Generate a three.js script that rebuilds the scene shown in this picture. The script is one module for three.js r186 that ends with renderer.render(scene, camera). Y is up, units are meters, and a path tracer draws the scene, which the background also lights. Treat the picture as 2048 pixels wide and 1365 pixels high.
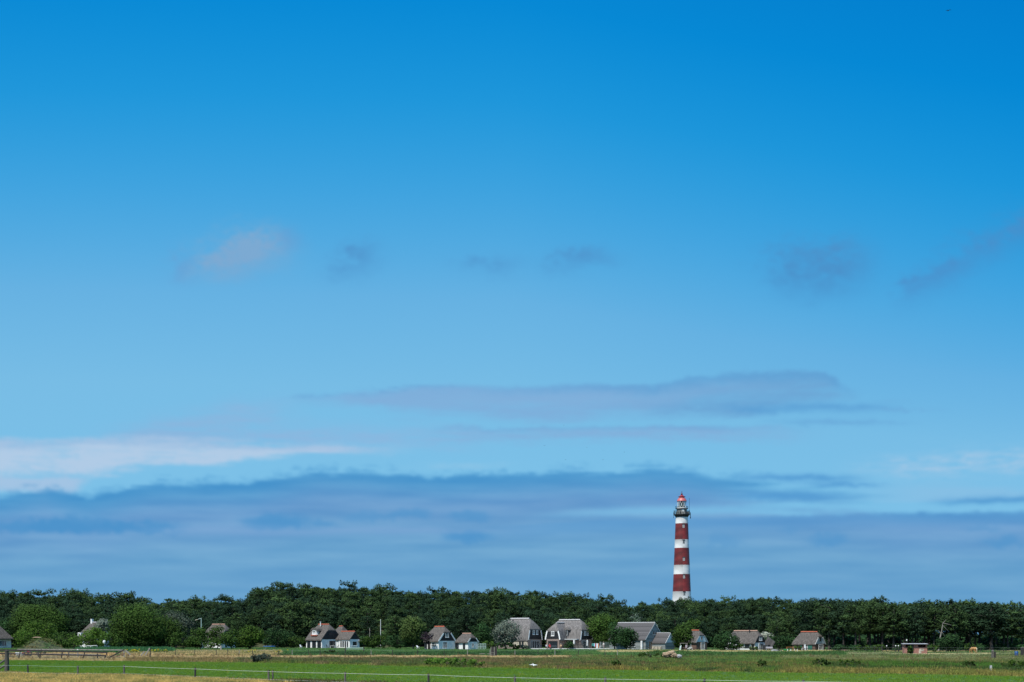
import * as THREE from 'three';
import { mergeGeometries } from 'three/addons/utils/BufferGeometryUtils.js';
import { MarchingCubes } from 'three/addons/objects/MarchingCubes.js';
import { createNoise2D } from 'simplex-noise';

// ---------------------------------------------------------------- camera, sky, sun, exposure
const F = 2844, HZ = 1269, CX = 1024, EYE = 4;          // lens (in photo pixels), horizon row, middle column, eye height on the dike
const scene = new THREE.Scene();
const camera = new THREE.PerspectiveCamera(2 * Math.atan(HZ / F) * 180 / Math.PI, 2048 / (2 * HZ), 1, 9000);
camera.setViewOffset(2048, 2 * HZ, 0, 0, 2048, 1365);   // level camera, lens shifted up
camera.position.set(0, EYE, 0);
scene.add(camera);

const SUN = new THREE.Vector3(-0.344, 0.82, 0.446).normalize();
const sun = new THREE.DirectionalLight(new THREE.Color(1, 0.95, 0.87), 4.7);
sun.position.copy(SUN).multiplyScalar(600).add(new THREE.Vector3(0, 0, -300));
sun.target.position.set(0, 0, -300);
sun.castShadow = true;
sun.shadow.mapSize.set(4096, 4096);
Object.assign(sun.shadow.camera, { left: -260, right: 260, top: 260, bottom: -260, near: 10, far: 1400 });
scene.add(sun, sun.target);
const renderer = new THREE.WebGLRenderer({ antialias: true });
renderer.toneMapping = THREE.LinearToneMapping;
renderer.toneMappingExposure = 1.0;
renderer.shadowMap.enabled = true;

function rng(seed) { let a = seed >>> 0; return () => { a = (a + 0x6d2b79f5) | 0; let t = Math.imul(a ^ (a >>> 15), 1 | a); t = (t + Math.imul(t ^ (t >>> 7), 61 | t)) ^ t; return ((t ^ (t >>> 14)) >>> 0) / 4294967296; }; }
const noiseA = createNoise2D(rng(11)), noiseB = createNoise2D(rng(12)), noiseC = createNoise2D(rng(13));
const fbm = (n, x, y, o = 4) => { let s = 0, a = 0.5; for (let i = 0; i < o; i++, a *= 0.5, x *= 2.03, y *= 2.03) s += a * n(x + i * 17, y - i * 9); return s; };
const clamp = (x, a = 0, b = 1) => Math.min(b, Math.max(a, x));
const sstep = (a, b, x) => { const t = clamp((x - a) / (b - a)); return t * t * (3 - 2 * t); };
const lerp = (a, b, t) => a + (b - a) * t;
function table(pts) { return (x) => { if (x <= pts[0][0]) return pts[0][1]; for (let i = 1; i < pts.length; i++) if (x <= pts[i][0]) return lerp(pts[i - 1][1], pts[i][1], (x - pts[i - 1][0]) / (pts[i][0] - pts[i - 1][0])); return pts[pts.length - 1][1]; }; }
function ctable(pts) { const f = [0, 1, 2].map((c) => table(pts.map((p) => [p[0], p[1][c]]))); return (x) => [f[0](x), f[1](x), f[2](x)]; }

// The sky, direction by direction: air from deep blue overhead to pale blue, cloud layers near the horizon.
{
  const W = 4096, H = 2048, data = new Float32Array(W * H * 4);
  const air = ctable([[-6000, [0, 92, 176]], [-1500, [0, 104, 188]], [-600, [0, 114, 196]], [-190, [0, 125, 205]], [0, [4, 135, 212]], [200, [28, 149, 218]], [400, [64, 163, 223]], [600, [101, 177, 226]], [780, [119, 188, 229]], [950, [124, 192, 231]], [1269, [128, 192, 230]]]);
  const bankTop = table([[-1500, 960], [-300, 975], [0, 988], [90, 974], [170, 990], [300, 966], [500, 962], [600, 944], [640, 938], [720, 940], [890, 950], [1010, 945], [1150, 937], [1200, 941], [1290, 934], [1370, 939], [1440, 948], [1560, 958], [1700, 968], [1800, 985], [2200, 990], [3200, 955]]);
  const bank2Top = table([[700, 1075], [1000, 1050], [1200, 1038], [1500, 1032], [1700, 1025], [2048, 1021], [2500, 1030], [3500, 960]]);
  const gap = table([[900, 0], [1080, 0.45], [1300, 0.9], [2048, 1], [2600, 0.6], [3400, 0]]);
  const lensTop = table([[560, 801], [720, 780], [880, 772], [1024, 771], [1170, 766], [1290, 774], [1400, 752], [1540, 742], [1650, 746], [1715, 776]]);
  const lensLow = table([[560, 800], [720, 800], [800, 815], [1024, 832], [1250, 826], [1450, 832], [1540, 812], [1640, 786], [1715, 778]]);
  const puff = (u, v, x, y, rx, ry, e = 1) => Math.exp(-Math.pow(((u - x) / rx) ** 2 + ((v - y) / ry) ** 2, e));
  const lin = (c) => { c /= 255; return c <= 0.04045 ? c / 12.92 : ((c + 0.055) / 1.055) ** 2.4; };
  const A25 = 25 * Math.PI / 180;
  const horizon = air(1269).map(lin);
  for (let row = 0; row < H; row++) {
    const el = ((row + 0.5) / H - 0.5) * Math.PI;
    for (let col = 0; col < W; col++) {
      const o = (row * W + col) * 4; data[o + 3] = 1;
      if (el < 0) { data[o] = horizon[0] * 0.8; data[o + 1] = horizon[1] * 0.8; data[o + 2] = horizon[2] * 0.8; continue; }
      let az = ((col + 0.5) / W - 0.5) * 2 * Math.PI + Math.PI / 2;         // 0 looks along -z, right is positive
      if (az > Math.PI) az -= 2 * Math.PI;
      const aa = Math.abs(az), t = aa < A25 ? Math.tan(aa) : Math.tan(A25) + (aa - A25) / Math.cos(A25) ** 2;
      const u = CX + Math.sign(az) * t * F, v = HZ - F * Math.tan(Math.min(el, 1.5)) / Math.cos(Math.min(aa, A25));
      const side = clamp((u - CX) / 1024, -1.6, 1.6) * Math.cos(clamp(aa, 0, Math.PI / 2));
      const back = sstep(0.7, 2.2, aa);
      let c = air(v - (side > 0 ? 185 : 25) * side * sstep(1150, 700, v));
      const mix = (k, r, g, b) => { k = clamp(k); c[0] += (r - c[0]) * k; c[1] += (g - c[1]) * k; c[2] += (b - c[2]) * k; };
      if (v > -400) {
        const w1 = fbm(noiseA, u / 190, v / 85, 5), w2 = fbm(noiseB, u / 90, v / 55, 4), st = fbm(noiseC, u / 420, v / 34, 5), fine = fbm(noiseB, u / 34 + 40, v / 17, 3), st2 = fbm(noiseA, u / 150 + 7, v / 8 + w1, 4);
        if (v > 380 && v < 680) {                                           // soft grey puffs high up
          const uu = u + w2 * 24 + fine * 15, vv = v + w1 * 15 + fine * 9, tex = 0.95 + 0.7 * w2 + 0.5 * fine;
          mix(1.0 * tex * (0.78 * puff(uu, vv, 492, 505, 84, 44, 1.3) + 0.5 * puff(uu, vv, 425, 532, 66, 30, 1.3) + 0.5 * puff(uu, vv, 535, 482, 48, 30, 1.2)), 123, 169, 210);
          mix(0.3 * tex * (puff(uu, vv, 575, 478, 28, 18) + puff(uu, vv, 365, 535, 26, 28)), 100, 150, 205);
          mix(0.5 * tex * (puff(uu, vv, 722, 510, 34, 24) + 0.6 * puff(uu, vv, 700, 540, 40, 22) + 0.8 * puff(uu, vv, 985, 532, 52, 20) + puff(uu, vv, 1172, 515, 62, 17, 1.3) + 0.7 * puff(uu, vv, 1125, 535, 40, 15)), 78, 144, 200);
          mix(0.66 * tex * (puff(uu, vv, 1610, 525, 84, 50, 1.4) + 0.8 * puff(uu, vv, 1700, 520, 56, 46, 1.3) + 0.55 * puff(uu, vv, 1640, 572, 80, 30)), 74, 146, 203);
          const d = (vv - (594 - (uu - 1790) * 0.54)) * 0.87;               // the slanting streak at the right
          mix(0.55 * tex * Math.exp(-((d / (25 + clamp((uu - 1790) / 300) * 14)) ** 2)) * sstep(1770, 1840, uu) * sstep(2500, 2100, uu), 76, 141, 200);
        }
        if (v > 700 && v < 960) {
          const vv = v + w1 * 8 + fine * 3.5, uu = u + w2 * 30;
          const edge = lensTop(uu), low = lensLow(uu);
          const inside = sstep(edge - 4 - 3 * st, edge + 9, vv) * sstep(low + 26 + st * 20, low - 12 + st * 10, vv) * sstep(540, 760, uu) * sstep(1735, 1660, uu);
          const east = sstep(1150, 1420, uu);
          mix(inside * (0.84 + 0.45 * st + 0.35 * st2), lerp(125, 108, east), lerp(175, 167, east), lerp(219, 214, east));
          mix(0.6 * inside * sstep(edge + 30, edge, vv) * sstep(800, 1250, uu), 88, 157, 211);
          mix(0.55 * inside * Math.exp(-(((vv - edge - 28) / 16) ** 2)) * sstep(1680, 1300, uu), 130, 175, 218);
          const tail = Math.exp(-(((vv - 818 - (uu - 1600) * 0.01) / 9) ** 2)) * sstep(1400, 1530, uu) * sstep(1850, 1650, uu);
          mix(0.95 * tail * (0.9 + 0.6 * st), 90, 157, 211);
          const l2 = sstep(850 - 5 * st, 861, vv) * sstep(892, 872, vv + st * 12) * sstep(780, 1000, uu) * sstep(1700, 1380, uu);
          mix(l2 * (0.75 + 0.5 * st + 0.4 * st2), 130, 175, 218); mix(0.4 * l2 * sstep(866, 853, vv), 92, 156, 208);
          mix(0.35 * Math.exp(-(((vv - 846) / 5) ** 2)) * sstep(1500, 1600, uu) * sstep(1850, 1700, uu), 95, 160, 212);
          for (const [x0, x1, y, h, sl] of [[540, 900, 798, 3, -0.06], [690, 980, 776, 2.5, -0.005], [1690, 1920, 821, 2.5, 0.01], [1560, 1860, 848, 3, -0.01], [1730, 1850, 806, 3, 0.01]]) mix(0.55 * Math.exp(-(((vv - y - (u - x0) * sl) / h) ** 2)) * (0.8 + 0.8 * st2) * sstep(x0, x0 + 90, u) * sstep(x1, x1 - 90, u), 106, 166, 215);
          const left = Math.exp(-(((vv - 864 + (uu - 340) * 0.17) / 30) ** 2)) * sstep(140, 330, uu) * sstep(640, 480, uu);
          mix(0.9 * left * (0.85 + 0.8 * st + 0.4 * st2), 137, 182, 222);
          mix(0.85 * Math.exp(-(((vv - 876) / 22) ** 2)) * (0.65 + 0.8 * st + 0.5 * st2) * sstep(300, 520, uu) * sstep(1060, 820, uu), 140, 182, 222);
        }
        if (v > 840 && v < 1005) {                                          // white streaks at the left, pale wisps at the right
          const vv = v + st * 16 + fine * 4, top = table([[-800, 880], [0, 876], [300, 878], [560, 885], [760, 890]])(u), low = table([[-800, 945], [0, 949], [180, 947], [330, 931], [470, 926], [600, 912], [780, 902], [880, 896]])(u);
          const in1 = sstep(top - 5, top + 15, vv) * sstep(low + 8, low - 8, vv) * sstep(880, 620, u);
          mix(in1 * (0.95 + 0.35 * w1 + 0.35 * st2), 176, 203, 230);
          mix(0.35 * in1 * Math.exp(-(((vv - top - 8) / 10) ** 2)), 130, 172, 216);
          mix(0.9 * sstep(948, 956, vv) * sstep(996, 978, vv) * sstep(205 - (v - 950), 120, u + w2 * 40), 166, 196, 227);
          mix((0.5 + 0.7 * w2) * Math.exp(-(((vv - 936 + (u - 900) * 0.03) / 8) ** 2)) * sstep(760, 900, u) * sstep(1060, 980, u), 140, 196, 230);
          const r = sstep(1640, 1900, u) * sstep(2700, 2200, u) * Math.exp(-(((vv - 930 + (u - 1850) * 0.05) / 24) ** 2));
          mix(r * (0.6 + 0.6 * w2 + 0.9 * st2), 158, 198, 229);
          mix(sstep(1640, 1900, u) * Math.exp(-(((vv - 992 + w1 * 10) / 22) ** 2)) * 0.55, 142, 190, 226);
        }
        if (v > 900) {                                                      // the long blue-grey bank along the horizon
          const lump = fbm(noiseA, u / 60, v / 40, 4), vv = v + lump * 3.5 + fine * 2.5 + w1 * 8;
          const top = bankTop(u), right = sstep(1380, 1620, u);
          const rag = clamp(0.5 + 1.1 * st2 + 0.6 * fine); let k = sstep(top - 5, top + 11 + 16 * right, vv - 7 * rag * sstep(top + 30, top, v));
          k = Math.max(k, 0.4 * rag * sstep(top - 16, top - 2, v + lump * 10) * sstep(0.1, 0.5, w2 + 0.3));
          const streaky = 0.5 + 1.35 * fbm(noiseC, u / 330 + 9, v / 13, 4);
          k *= lerp(1, clamp(streaky) * sstep(1850, 1600, u), right * sstep(1040, 1025, vv));
          const hole = gap(u) * Math.exp(-(((v - bank2Top(u) + 13 + lump * 3) / (9 + 6 * right)) ** 2)) * sstep(1020, 1180, u);
          k *= 1 - 0.8 * hole;
          k = Math.max(k, sstep(bank2Top(u) - 2, bank2Top(u) + 9, v + lump * 5 + fine * 2) * sstep(900, 1150, u));
          const depth = clamp((v - top) / 150);
          const body = [lerp(75, 106, sstep(0, 0.5, depth)), lerp(150, 162, depth), lerp(205, 205, depth)];
          mix(0.94 * k, body[0] + st * 18, body[1] + st * 13, body[2] + st * 7);
          mix(0.3 * k * sstep(26, 6, v - top) * (1 - right), 66, 142, 202);
          const b2 = bank2Top(u);
          mix(0.45 * sstep(900, 1150, u) * sstep(b2, b2 + 6, v) * sstep(b2 + 40, b2 + 12, v), 80, 149, 206);
          for (const [x0, x1, y, h] of [[610, 700, 941, 4], [1080, 1210, 936, 4], [1430, 1770, 954, 7], [1420, 1745, 992, 9], [1560, 1810, 968, 4]]) mix(0.85 * Math.exp(-(((v - y + (u - x0) * -0.012 + lump * 4 + fine * 2) / h) ** 2)) * sstep(x0, x0 + 130, u) * sstep(x1, x1 - 130, u), 84, 154, 210);
          const uu = u + lump * 16 + w2 * 14, v2 = v + lump * 9 + fine * 5;
          const flat = (x, y, rx, ry) => puff(uu, v2 < y ? v2 : y + (v2 - y) * 1.5, x, y, rx, ry, 2);
          mix(0.85 * (flat(60, 1056, 95, 16) + flat(160, 1053, 80, 22) + flat(290, 1058, 80, 15) + flat(555, 1047, 72, 20) + flat(940, 1076, 52, 15) + 0.6 * flat(650, 1052, 22, 9)), 77, 147, 203);
          mix(0.75 * (flat(820, 1030, 40, 14) + 0.7 * flat(740, 1036, 60, 12) + flat(940, 1035, 40, 14) + 0.6 * flat(1440, 1086, 40, 14) + flat(1662, 1083, 38, 17) + flat(2010, 1086, 40, 18) + 0.5 * flat(1580, 1062, 22, 8) + 0.5 * flat(1960, 1058, 40, 10)), 84, 150, 204);
          mix(0.5 * Math.exp(-(((v - 1062 + st * 10) / 7) ** 2)) * sstep(200, 420, u) * sstep(1150, 800, u), 128, 168, 213);
          mix(0.4 * sstep(1080, 1190, v), 99, 157, 203);
          mix(0.8 * Math.exp(-(((v - 1004 + (u - 1900) * 0.03 + lump * 4) / 7) ** 2)) * sstep(1820, 1960, u) * sstep(2700, 2200, u), 78, 150, 207);
        }
      }
      const dx = Math.cos(el) * Math.sin(az), dy = Math.sin(el), dz = -Math.cos(el) * Math.cos(az);
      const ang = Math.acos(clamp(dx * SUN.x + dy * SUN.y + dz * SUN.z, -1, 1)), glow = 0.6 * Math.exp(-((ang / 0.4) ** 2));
      mix(0.62 * back * sstep(1.35, 0.5, el), 150, 190, 226); mix(0.75 * Math.exp(-((ang / 0.85) ** 2)), 190, 214, 238);   // air outside the view lightened as fill for shaded gables, palest round the sun
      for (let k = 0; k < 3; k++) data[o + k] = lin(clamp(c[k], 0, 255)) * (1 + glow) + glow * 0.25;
    }
  }
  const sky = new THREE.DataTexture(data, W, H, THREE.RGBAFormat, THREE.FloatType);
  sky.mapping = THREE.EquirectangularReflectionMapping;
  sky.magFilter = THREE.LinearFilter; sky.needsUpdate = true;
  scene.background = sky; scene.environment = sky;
}

// ---------------------------------------------------------------- helpers
const used = new Map();
function numbered(name) { const n = used.get(name) || 0; used.set(name, n + 1); return n ? name + '_' + String(n).padStart(3, '0') : name; }
function tag(o, label, category, group, kind) { if (label) o.userData.label = label; if (category) o.userData.category = category; if (group) o.userData.group = group; if (kind) o.userData.kind = kind; return o; }
function thing(name, label, category, [x, y, z] = [0, 0, 0], turn = 0, group) { const g = new THREE.Group(); g.name = numbered(name); g.position.set(x, y, z); g.rotation.y = turn; tag(g, label, category, group); scene.add(g); return g; }
function plain(g) { const n = g.index ? g.toNonIndexed() : g.clone(); for (const k of Object.keys(n.attributes)) if (!['position', 'normal', 'uv'].includes(k)) n.deleteAttribute(k); if (!n.attributes.normal) n.computeVertexNormals(); if (!n.attributes.uv) n.setAttribute('uv', new THREE.BufferAttribute(new Float32Array(n.attributes.position.count * 2), 2)); return n; }
function mesh(name, geos, mat, parent = scene) {
  const g = Array.isArray(geos) ? (geos.length === 1 ? geos[0] : mergeGeometries(geos.map(plain))) : geos;
  const m = new THREE.Mesh(g, mat); m.name = parent === scene ? numbered(name) : name; m.castShadow = m.receiveShadow = true; parent.add(m); return m;
}
function single(name, geos, mat, label, category, group, pos) { const m = mesh(name, geos, mat); if (pos) m.position.set(...pos); return tag(m, label, category, group); }
function box(w, h, d, x = 0, y = 0, z = 0, ry = 0, rz = 0, rx = 0) {
  const g = new THREE.BoxGeometry(w, h, d), uv = g.attributes.uv, dims = [[d, h], [d, h], [w, d], [w, d], [w, h], [w, h]];
  for (let i = 0; i < 24; i++) { const [a, b] = dims[i >> 2]; uv.setXY(i, uv.getX(i) * a, uv.getY(i) * b); }
  if (rx) g.rotateX(rx); if (rz) g.rotateZ(rz); if (ry) g.rotateY(ry);
  return g.translate(x, y, z);
}
const V = (x, y, z) => new THREE.Vector3(x, y, z);
function bar(a, b, r0, r1 = r0, n = 6) { const A = V(...a), B = V(...b), d = B.clone().sub(A), g = new THREE.CylinderGeometry(r1, r0, d.length(), n, 1); g.applyQuaternion(new THREE.Quaternion().setFromUnitVectors(V(0, 1, 0), d.clone().normalize())); const c = A.add(B).multiplyScalar(0.5); return g.translate(c.x, c.y, c.z); }
function beam(a, b, w, h) { const A = V(...a), B = V(...b), d = B.clone().sub(A), g = box(w, d.length(), h), q = new THREE.Quaternion().setFromUnitVectors(V(0, 1, 0), d.clone().normalize()); g.applyQuaternion(q); const c = A.add(B).multiplyScalar(0.5); return g.translate(c.x, c.y, c.z); }
function extrude(pts, depth, bevel = 0) { const s = new THREE.Shape(pts.map((p) => new THREE.Vector2(p[0], p[1]))); return new THREE.ExtrudeGeometry(s, { depth, bevelEnabled: bevel > 0, bevelSize: bevel, bevelThickness: bevel, bevelSegments: 1 }); }
const S = (D) => F / D;
const hillOf = table([[-600, 3.6], [-100, 4.4], [0, 4.6], [300, 3.4], [450, 3.6], [520, 7.2], [580, 8.2], [700, 8], [900, 7], [1100, 6.2], [1220, 3.6], [1300, 3.4], [1400, 4.4], [1500, 4.8], [1650, 3.4], [1760, 1.2], [2048, 0.3], [2600, 0.5]]);
function groundY(x, D) {
  const px = CX + x * F / Math.max(D, 60);
  let h = hillOf(px) * sstep(406, 468, D) * (1 - 0.85 * sstep(540, 760, D));
  h += (0.5 * noiseA(x / 38, D / 33) + 0.25 * noiseB(x / 14, D / 14)) * sstep(408, 450, D) * (1 - sstep(700, 900, D));
  if (D > 260 && D < 420) { const m = ((x + 107.5) / 3.9) ** 2 + ((D - 325) / 5) ** 2; h += 2.9 * Math.exp(-Math.pow(m, 1.4)); }   // the grassy mound by the left cottage
  return h;
}
const at = (px, D, up = 0) => { const x = (px - CX) * D / F; return [x, groundY(x, D) + up, -D]; };
const P = (px, py, D) => [(px - CX) * D / F, EYE + (HZ - py) * D / F, -D];
const depthOf = (py) => EYE * F / (py - HZ);
const R = (d) => d * Math.PI / 180;

// ---------------------------------------------------------------- materials
function tex(w, h, f, srgb = true, rx = 1, ry = 1) {
  const d = new Uint8Array(w * h * 4);
  for (let y = 0; y < h; y++) for (let x = 0; x < w; x++) { const c = f(x / w, y / h, x, y), o = (y * w + x) * 4; for (let k = 0; k < 3; k++) d[o + k] = clamp(Array.isArray(c) ? c[k] : c) * 255; d[o + 3] = 255; }
  const t = new THREE.DataTexture(d, w, h); t.wrapS = t.wrapT = THREE.RepeatWrapping; t.magFilter = THREE.LinearFilter; t.repeat.set(rx, ry); if (srgb) t.colorSpace = THREE.SRGBColorSpace; t.needsUpdate = true; return t;
}
const tiled = (n, x, y, fx, fy, o) => { const s = (a, b) => fbm(n, a * fx, b * fy, o); return lerp(lerp(s(x, y), s(x - 1, y), x), lerp(s(x, y - 1), s(x - 1, y - 1), x), y); };
const M = {};
function mat(name, r, g, b, rough = 0.9, more = {}) { const m = new THREE.MeshStandardMaterial({ color: new THREE.Color().setRGB(r, g, b), roughness: rough, ...more }); m.name = name; return (M[name] = m); }
const mottle = tex(256, 256, (x, y) => 0.86 + 0.55 * tiled(noiseA, x, y, 5, 5, 5));
const faint = tex(128, 128, (x, y) => 0.95 + 0.14 * tiled(noiseA, x, y, 4, 4, 5));
const streaks = tex(256, 256, (x, y) => 0.84 + 0.34 * tiled(noiseB, x, y, 34, 3, 4) + 0.4 * tiled(noiseA, x, y, 4, 4, 4));
const boards = tex(128, 128, (x, y) => { const k = Math.floor(y * 6), e = (y * 6) % 1; return (e < 0.08 ? 0.5 : 0.86) + 0.14 * noiseC(k * 7.1, 3) + 0.1 * noiseA(x * 3, y * 40); });
const brickTex = tex(256, 256, (x, y) => { const r = Math.floor(y * 16), fx = (x * 8 + (r % 2) * 0.5) % 1, fy = (y * 16) % 1; if (fx < 0.06 || fy < 0.13) return [0.74, 0.7, 0.66]; const k = noiseB(Math.floor(x * 8 + (r % 2) * 0.5) * 3.3, r * 2.7); return [0.9 + 0.12 * k, 0.86 + 0.16 * k, 0.86 + 0.16 * k]; });
const soil = tex(512, 512, (x, y) => 0.82 + 0.5 * tiled(noiseA, x, y, 8, 8, 6));
function withRepeat(t, x, y) { const c = t.clone(); c.repeat.set(x, y); c.needsUpdate = true; return c; }
const thatchMap = withRepeat(streaks, 0.35, 0.3), mottleM = withRepeat(mottle, 0.25, 0.25);
mat('thatch_grey_brown', 0.15, 0.13, 0.115, 0.95, { map: thatchMap, bumpMap: thatchMap, bumpScale: 0.06 });
mat('thatch_smooth_grey', 0.23, 0.21, 0.2, 0.95, { map: thatchMap, bumpMap: thatchMap, bumpScale: 0.04 });
mat('roof_tiles_grey', 0.135, 0.125, 0.125, 0.85, { map: withRepeat(boards, 0.6, 0.6), bumpMap: withRepeat(boards, 0.6, 0.6), bumpScale: 0.03 });
mat('ridge_tiles_red', 0.52, 0.13, 0.065, 0.75, { map: mottleM });
mat('ridge_tiles_pale', 0.5, 0.3, 0.22, 0.8, { map: mottleM });
mat('ridge_grey', 0.56, 0.55, 0.55, 0.8, { map: mottleM });
mat('white_wall', 0.84, 0.84, 0.83, 0.85, { map: withRepeat(faint, 0.3, 0.3) });
mat('cream_wall', 0.6, 0.53, 0.42, 0.9, { map: mottleM });
mat('brown_brick', 0.2, 0.13, 0.1, 0.9, { map: withRepeat(brickTex, 0.5, 0.8) });
mat('grey_brick', 0.31, 0.27, 0.24, 0.9, { map: withRepeat(brickTex, 0.5, 0.8) });
mat('red_brick', 0.46, 0.24, 0.19, 0.9, { map: withRepeat(brickTex, 0.5, 0.8) });
mat('black_boards', 0.016, 0.018, 0.022, 0.6, { map: boards });
mat('pale_blue_boards', 0.66, 0.78, 0.86, 0.6, { map: withRepeat(faint, 0.2, 3) });
mat('grey_boards', 0.36, 0.4, 0.4, 0.75, { map: boards });
mat('white_paint', 0.8, 0.8, 0.78, 0.55);
mat('grey_paint', 0.42, 0.44, 0.44, 0.6);
mat('green_paint', 0.03, 0.14, 0.1, 0.6);
mat('dark_paint', 0.03, 0.035, 0.04, 0.6);
mat('glass_dark', 0.02, 0.025, 0.03, 0.06, { metalness: 0.0 });
mat('glass_blue', 0.03, 0.07, 0.12, 0.06);
mat('curtain_pale', 0.5, 0.48, 0.42, 0.8);
mat('weathered_wood', 0.17, 0.15, 0.13, 0.95, { map: withRepeat(streaks, 2, 0.5) });
mat('dark_wood', 0.055, 0.048, 0.045, 0.9, { map: withRepeat(streaks, 2, 0.5) });
mat('pale_wood', 0.42, 0.38, 0.33, 0.9, { map: withRepeat(streaks, 2, 0.5) });
mat('brown_wood', 0.2, 0.12, 0.07, 0.85);
mat('metal_grey', 0.3, 0.33, 0.33, 0.5, { metalness: 0.3 });
mat('metal_pale_green', 0.42, 0.55, 0.5, 0.5);
mat('dark_metal', 0.04, 0.045, 0.05, 0.5, { metalness: 0.3 });
mat('bark', 0.075, 0.066, 0.058, 0.95, { map: withRepeat(streaks, 1, 0.3) });
mat('bark_dead', 0.34, 0.31, 0.27, 0.95, { map: withRepeat(streaks, 1, 0.3) });
mat('pavement', 0.72, 0.69, 0.63, 0.9, { map: mottleM });
mat('fence_rope', 0.75, 0.75, 0.7, 0.7);
const leafM = (name, r, g, b, tr = 0.18) => { const m = new THREE.MeshPhysicalMaterial({ color: new THREE.Color().setRGB(r, g, b), roughness: 0.9, side: THREE.DoubleSide, transmission: tr, thickness: 0, vertexColors: true, specularIntensity: 0.15 }); m.name = name; return (M[name] = m); };
leafM('pine_needles', 0.042, 0.077, 0.026, 0.06);
leafM('pine_needles_blue', 0.028, 0.056, 0.027, 0.06);
leafM('pine_needles_light', 0.06, 0.105, 0.034, 0.06);
leafM('leaves_mid', 0.066, 0.128, 0.024, 0.25);
leafM('leaves_bright', 0.095, 0.18, 0.026, 0.3);
leafM('leaves_dark', 0.032, 0.075, 0.024, 0.2);
leafM('leaves_olive', 0.085, 0.13, 0.036, 0.25);
leafM('leaves_silver', 0.3, 0.36, 0.28, 0.2);
leafM('leaves_purple', 0.05, 0.035, 0.045, 0.2);
leafM('leaves_grey_green', 0.13, 0.17, 0.12, 0.2);
leafM('blossom_white', 0.6, 0.62, 0.5, 0.2);
// ---------------------------------------------------------------- ground
{
  // one sheet from behind the camera to the horizon: fine where it is seen, coarse beyond
  const xs = [], ds = [];
  for (let x = -4000; x < -260; x += 340) xs.push(x); for (let x = -260; x <= 260; x += 4) xs.push(x); for (let x = 300; x <= 4000; x += 340) xs.push(x);
  for (let d = -300; d < 90; d += 60) ds.push(d); for (let d = 90; d < 300; d += 6) ds.push(d); for (let d = 300; d < 640; d += 4) ds.push(d); for (let d = 640; d < 1000; d += 40) ds.push(d); for (let d = 1000; d <= 8000; d += 700) ds.push(d);
  const pos = [], uv = [], idx = [];
  for (const d of ds) for (const x of xs) { pos.push(x, d < 90 ? 0 : groundY(x, d), -d); uv.push(x / 9, d / 9); }
  for (let j = 0; j + 1 < ds.length; j++) for (let i = 0; i + 1 < xs.length; i++) { const a = j * xs.length + i, b = a + xs.length; idx.push(a, a + 1, b, b, a + 1, b + 1); }
  const g = new THREE.BufferGeometry(); g.setAttribute('position', new THREE.Float32BufferAttribute(pos, 3)); g.setAttribute('uv', new THREE.Float32BufferAttribute(uv, 2)); g.setIndex(idx); g.computeVertexNormals();
  tag(mesh('ground', g, mat('earth_and_grass', 0.085, 0.1, 0.035, 1, { map: soil })), 'rough grassy ground running out to the horizon', null, null, 'structure');
}
function sheet(name, label, pts, up, material) {       // pts: [x, D] outline on the flat land
  const s = new THREE.Shape(pts.map((p) => new THREE.Vector2(p[0], p[1]))), g = new THREE.ShapeGeometry(s), p = g.attributes.position, uv = g.attributes.uv;
  for (let i = 0; i < p.count; i++) { const x = p.getX(i), d = p.getY(i); p.setXYZ(i, x, up, -d); uv.setXY(i, x / 9, d / 9); }
  const idx = g.index.array; for (let i = 0; i < idx.length; i += 3) { const a = idx[i]; idx[i] = idx[i + 1]; idx[i + 1] = a; }
  g.computeVertexNormals(); const n = g.attributes.normal; if (n.getY(0) < 0) { for (let i = 0; i < idx.length; i += 3) { const a = idx[i]; idx[i] = idx[i + 1]; idx[i + 1] = a; } g.computeVertexNormals(); }
  return tag(mesh(name, g, material), label, null, null, 'structure');
}
const xd = (px, D) => [(px - CX) * D / F, D];
// far edge of the green pasture (photo column -> distance) and the line of the wire fence
const pastureFar = table([[-200, 224], [0, 216], [300, 206], [580, 193], [850, 172], [1100, 163], [1360, 152], [1600, 145], [1840, 141], [2060, 132], [2300, 124]]);
const fenceLine = [[-200, 148], [12, 141], [55, 136], [155, 133], [247, 131.5], [390, 123.5], [537, 115], [690, 109], [857, 104], [1030, 98.5], [1211, 95], [1409, 93], [1607, 91.6], [1800, 90]];
const fenceD = table(fenceLine);
sheet('pasture', 'flat bright green pasture behind the wire fence', [...[-200, 0, 300, 580, 850, 1100, 1360, 1600, 1840, 2060, 2300].map((p) => xd(p, pastureFar(p))), ...[2300, 1607, 857, 247, -200].map((p) => xd(p, p > 1000 ? 80 : fenceD(p)))], 0.008, mat('pasture_soil', 0.075, 0.17, 0.03, 1, { map: soil }));
sheet('dry_grass_ground', 'dry yellow strip of ground along the near side of the fence', [...[-200, 55, 247, 390, 537, 690, 857].map((p) => xd(p, fenceD(p))), xd(857, 80), xd(-200, 80)], 0.012, mat('dry_soil', 0.26, 0.19, 0.08, 1, { map: soil }));
sheet('meadow', 'green meadow between the rough verge and the cottages', [xd(-200, 300), xd(1500, 300), xd(1500, 372), xd(-200, 400)], 0.008, mat('meadow_soil', 0.05, 0.115, 0.03, 1, { map: soil }));
sheet('straw_field', 'pale mown straw-coloured ground before the right-hand cottages', [xd(1180, 322), xd(2300, 262), xd(2300, 282), xd(1790, 290), xd(1780, 330), xd(1240, 344)], 0.012, mat('straw_soil', 0.4, 0.34, 0.17, 1, { map: soil }));

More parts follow.
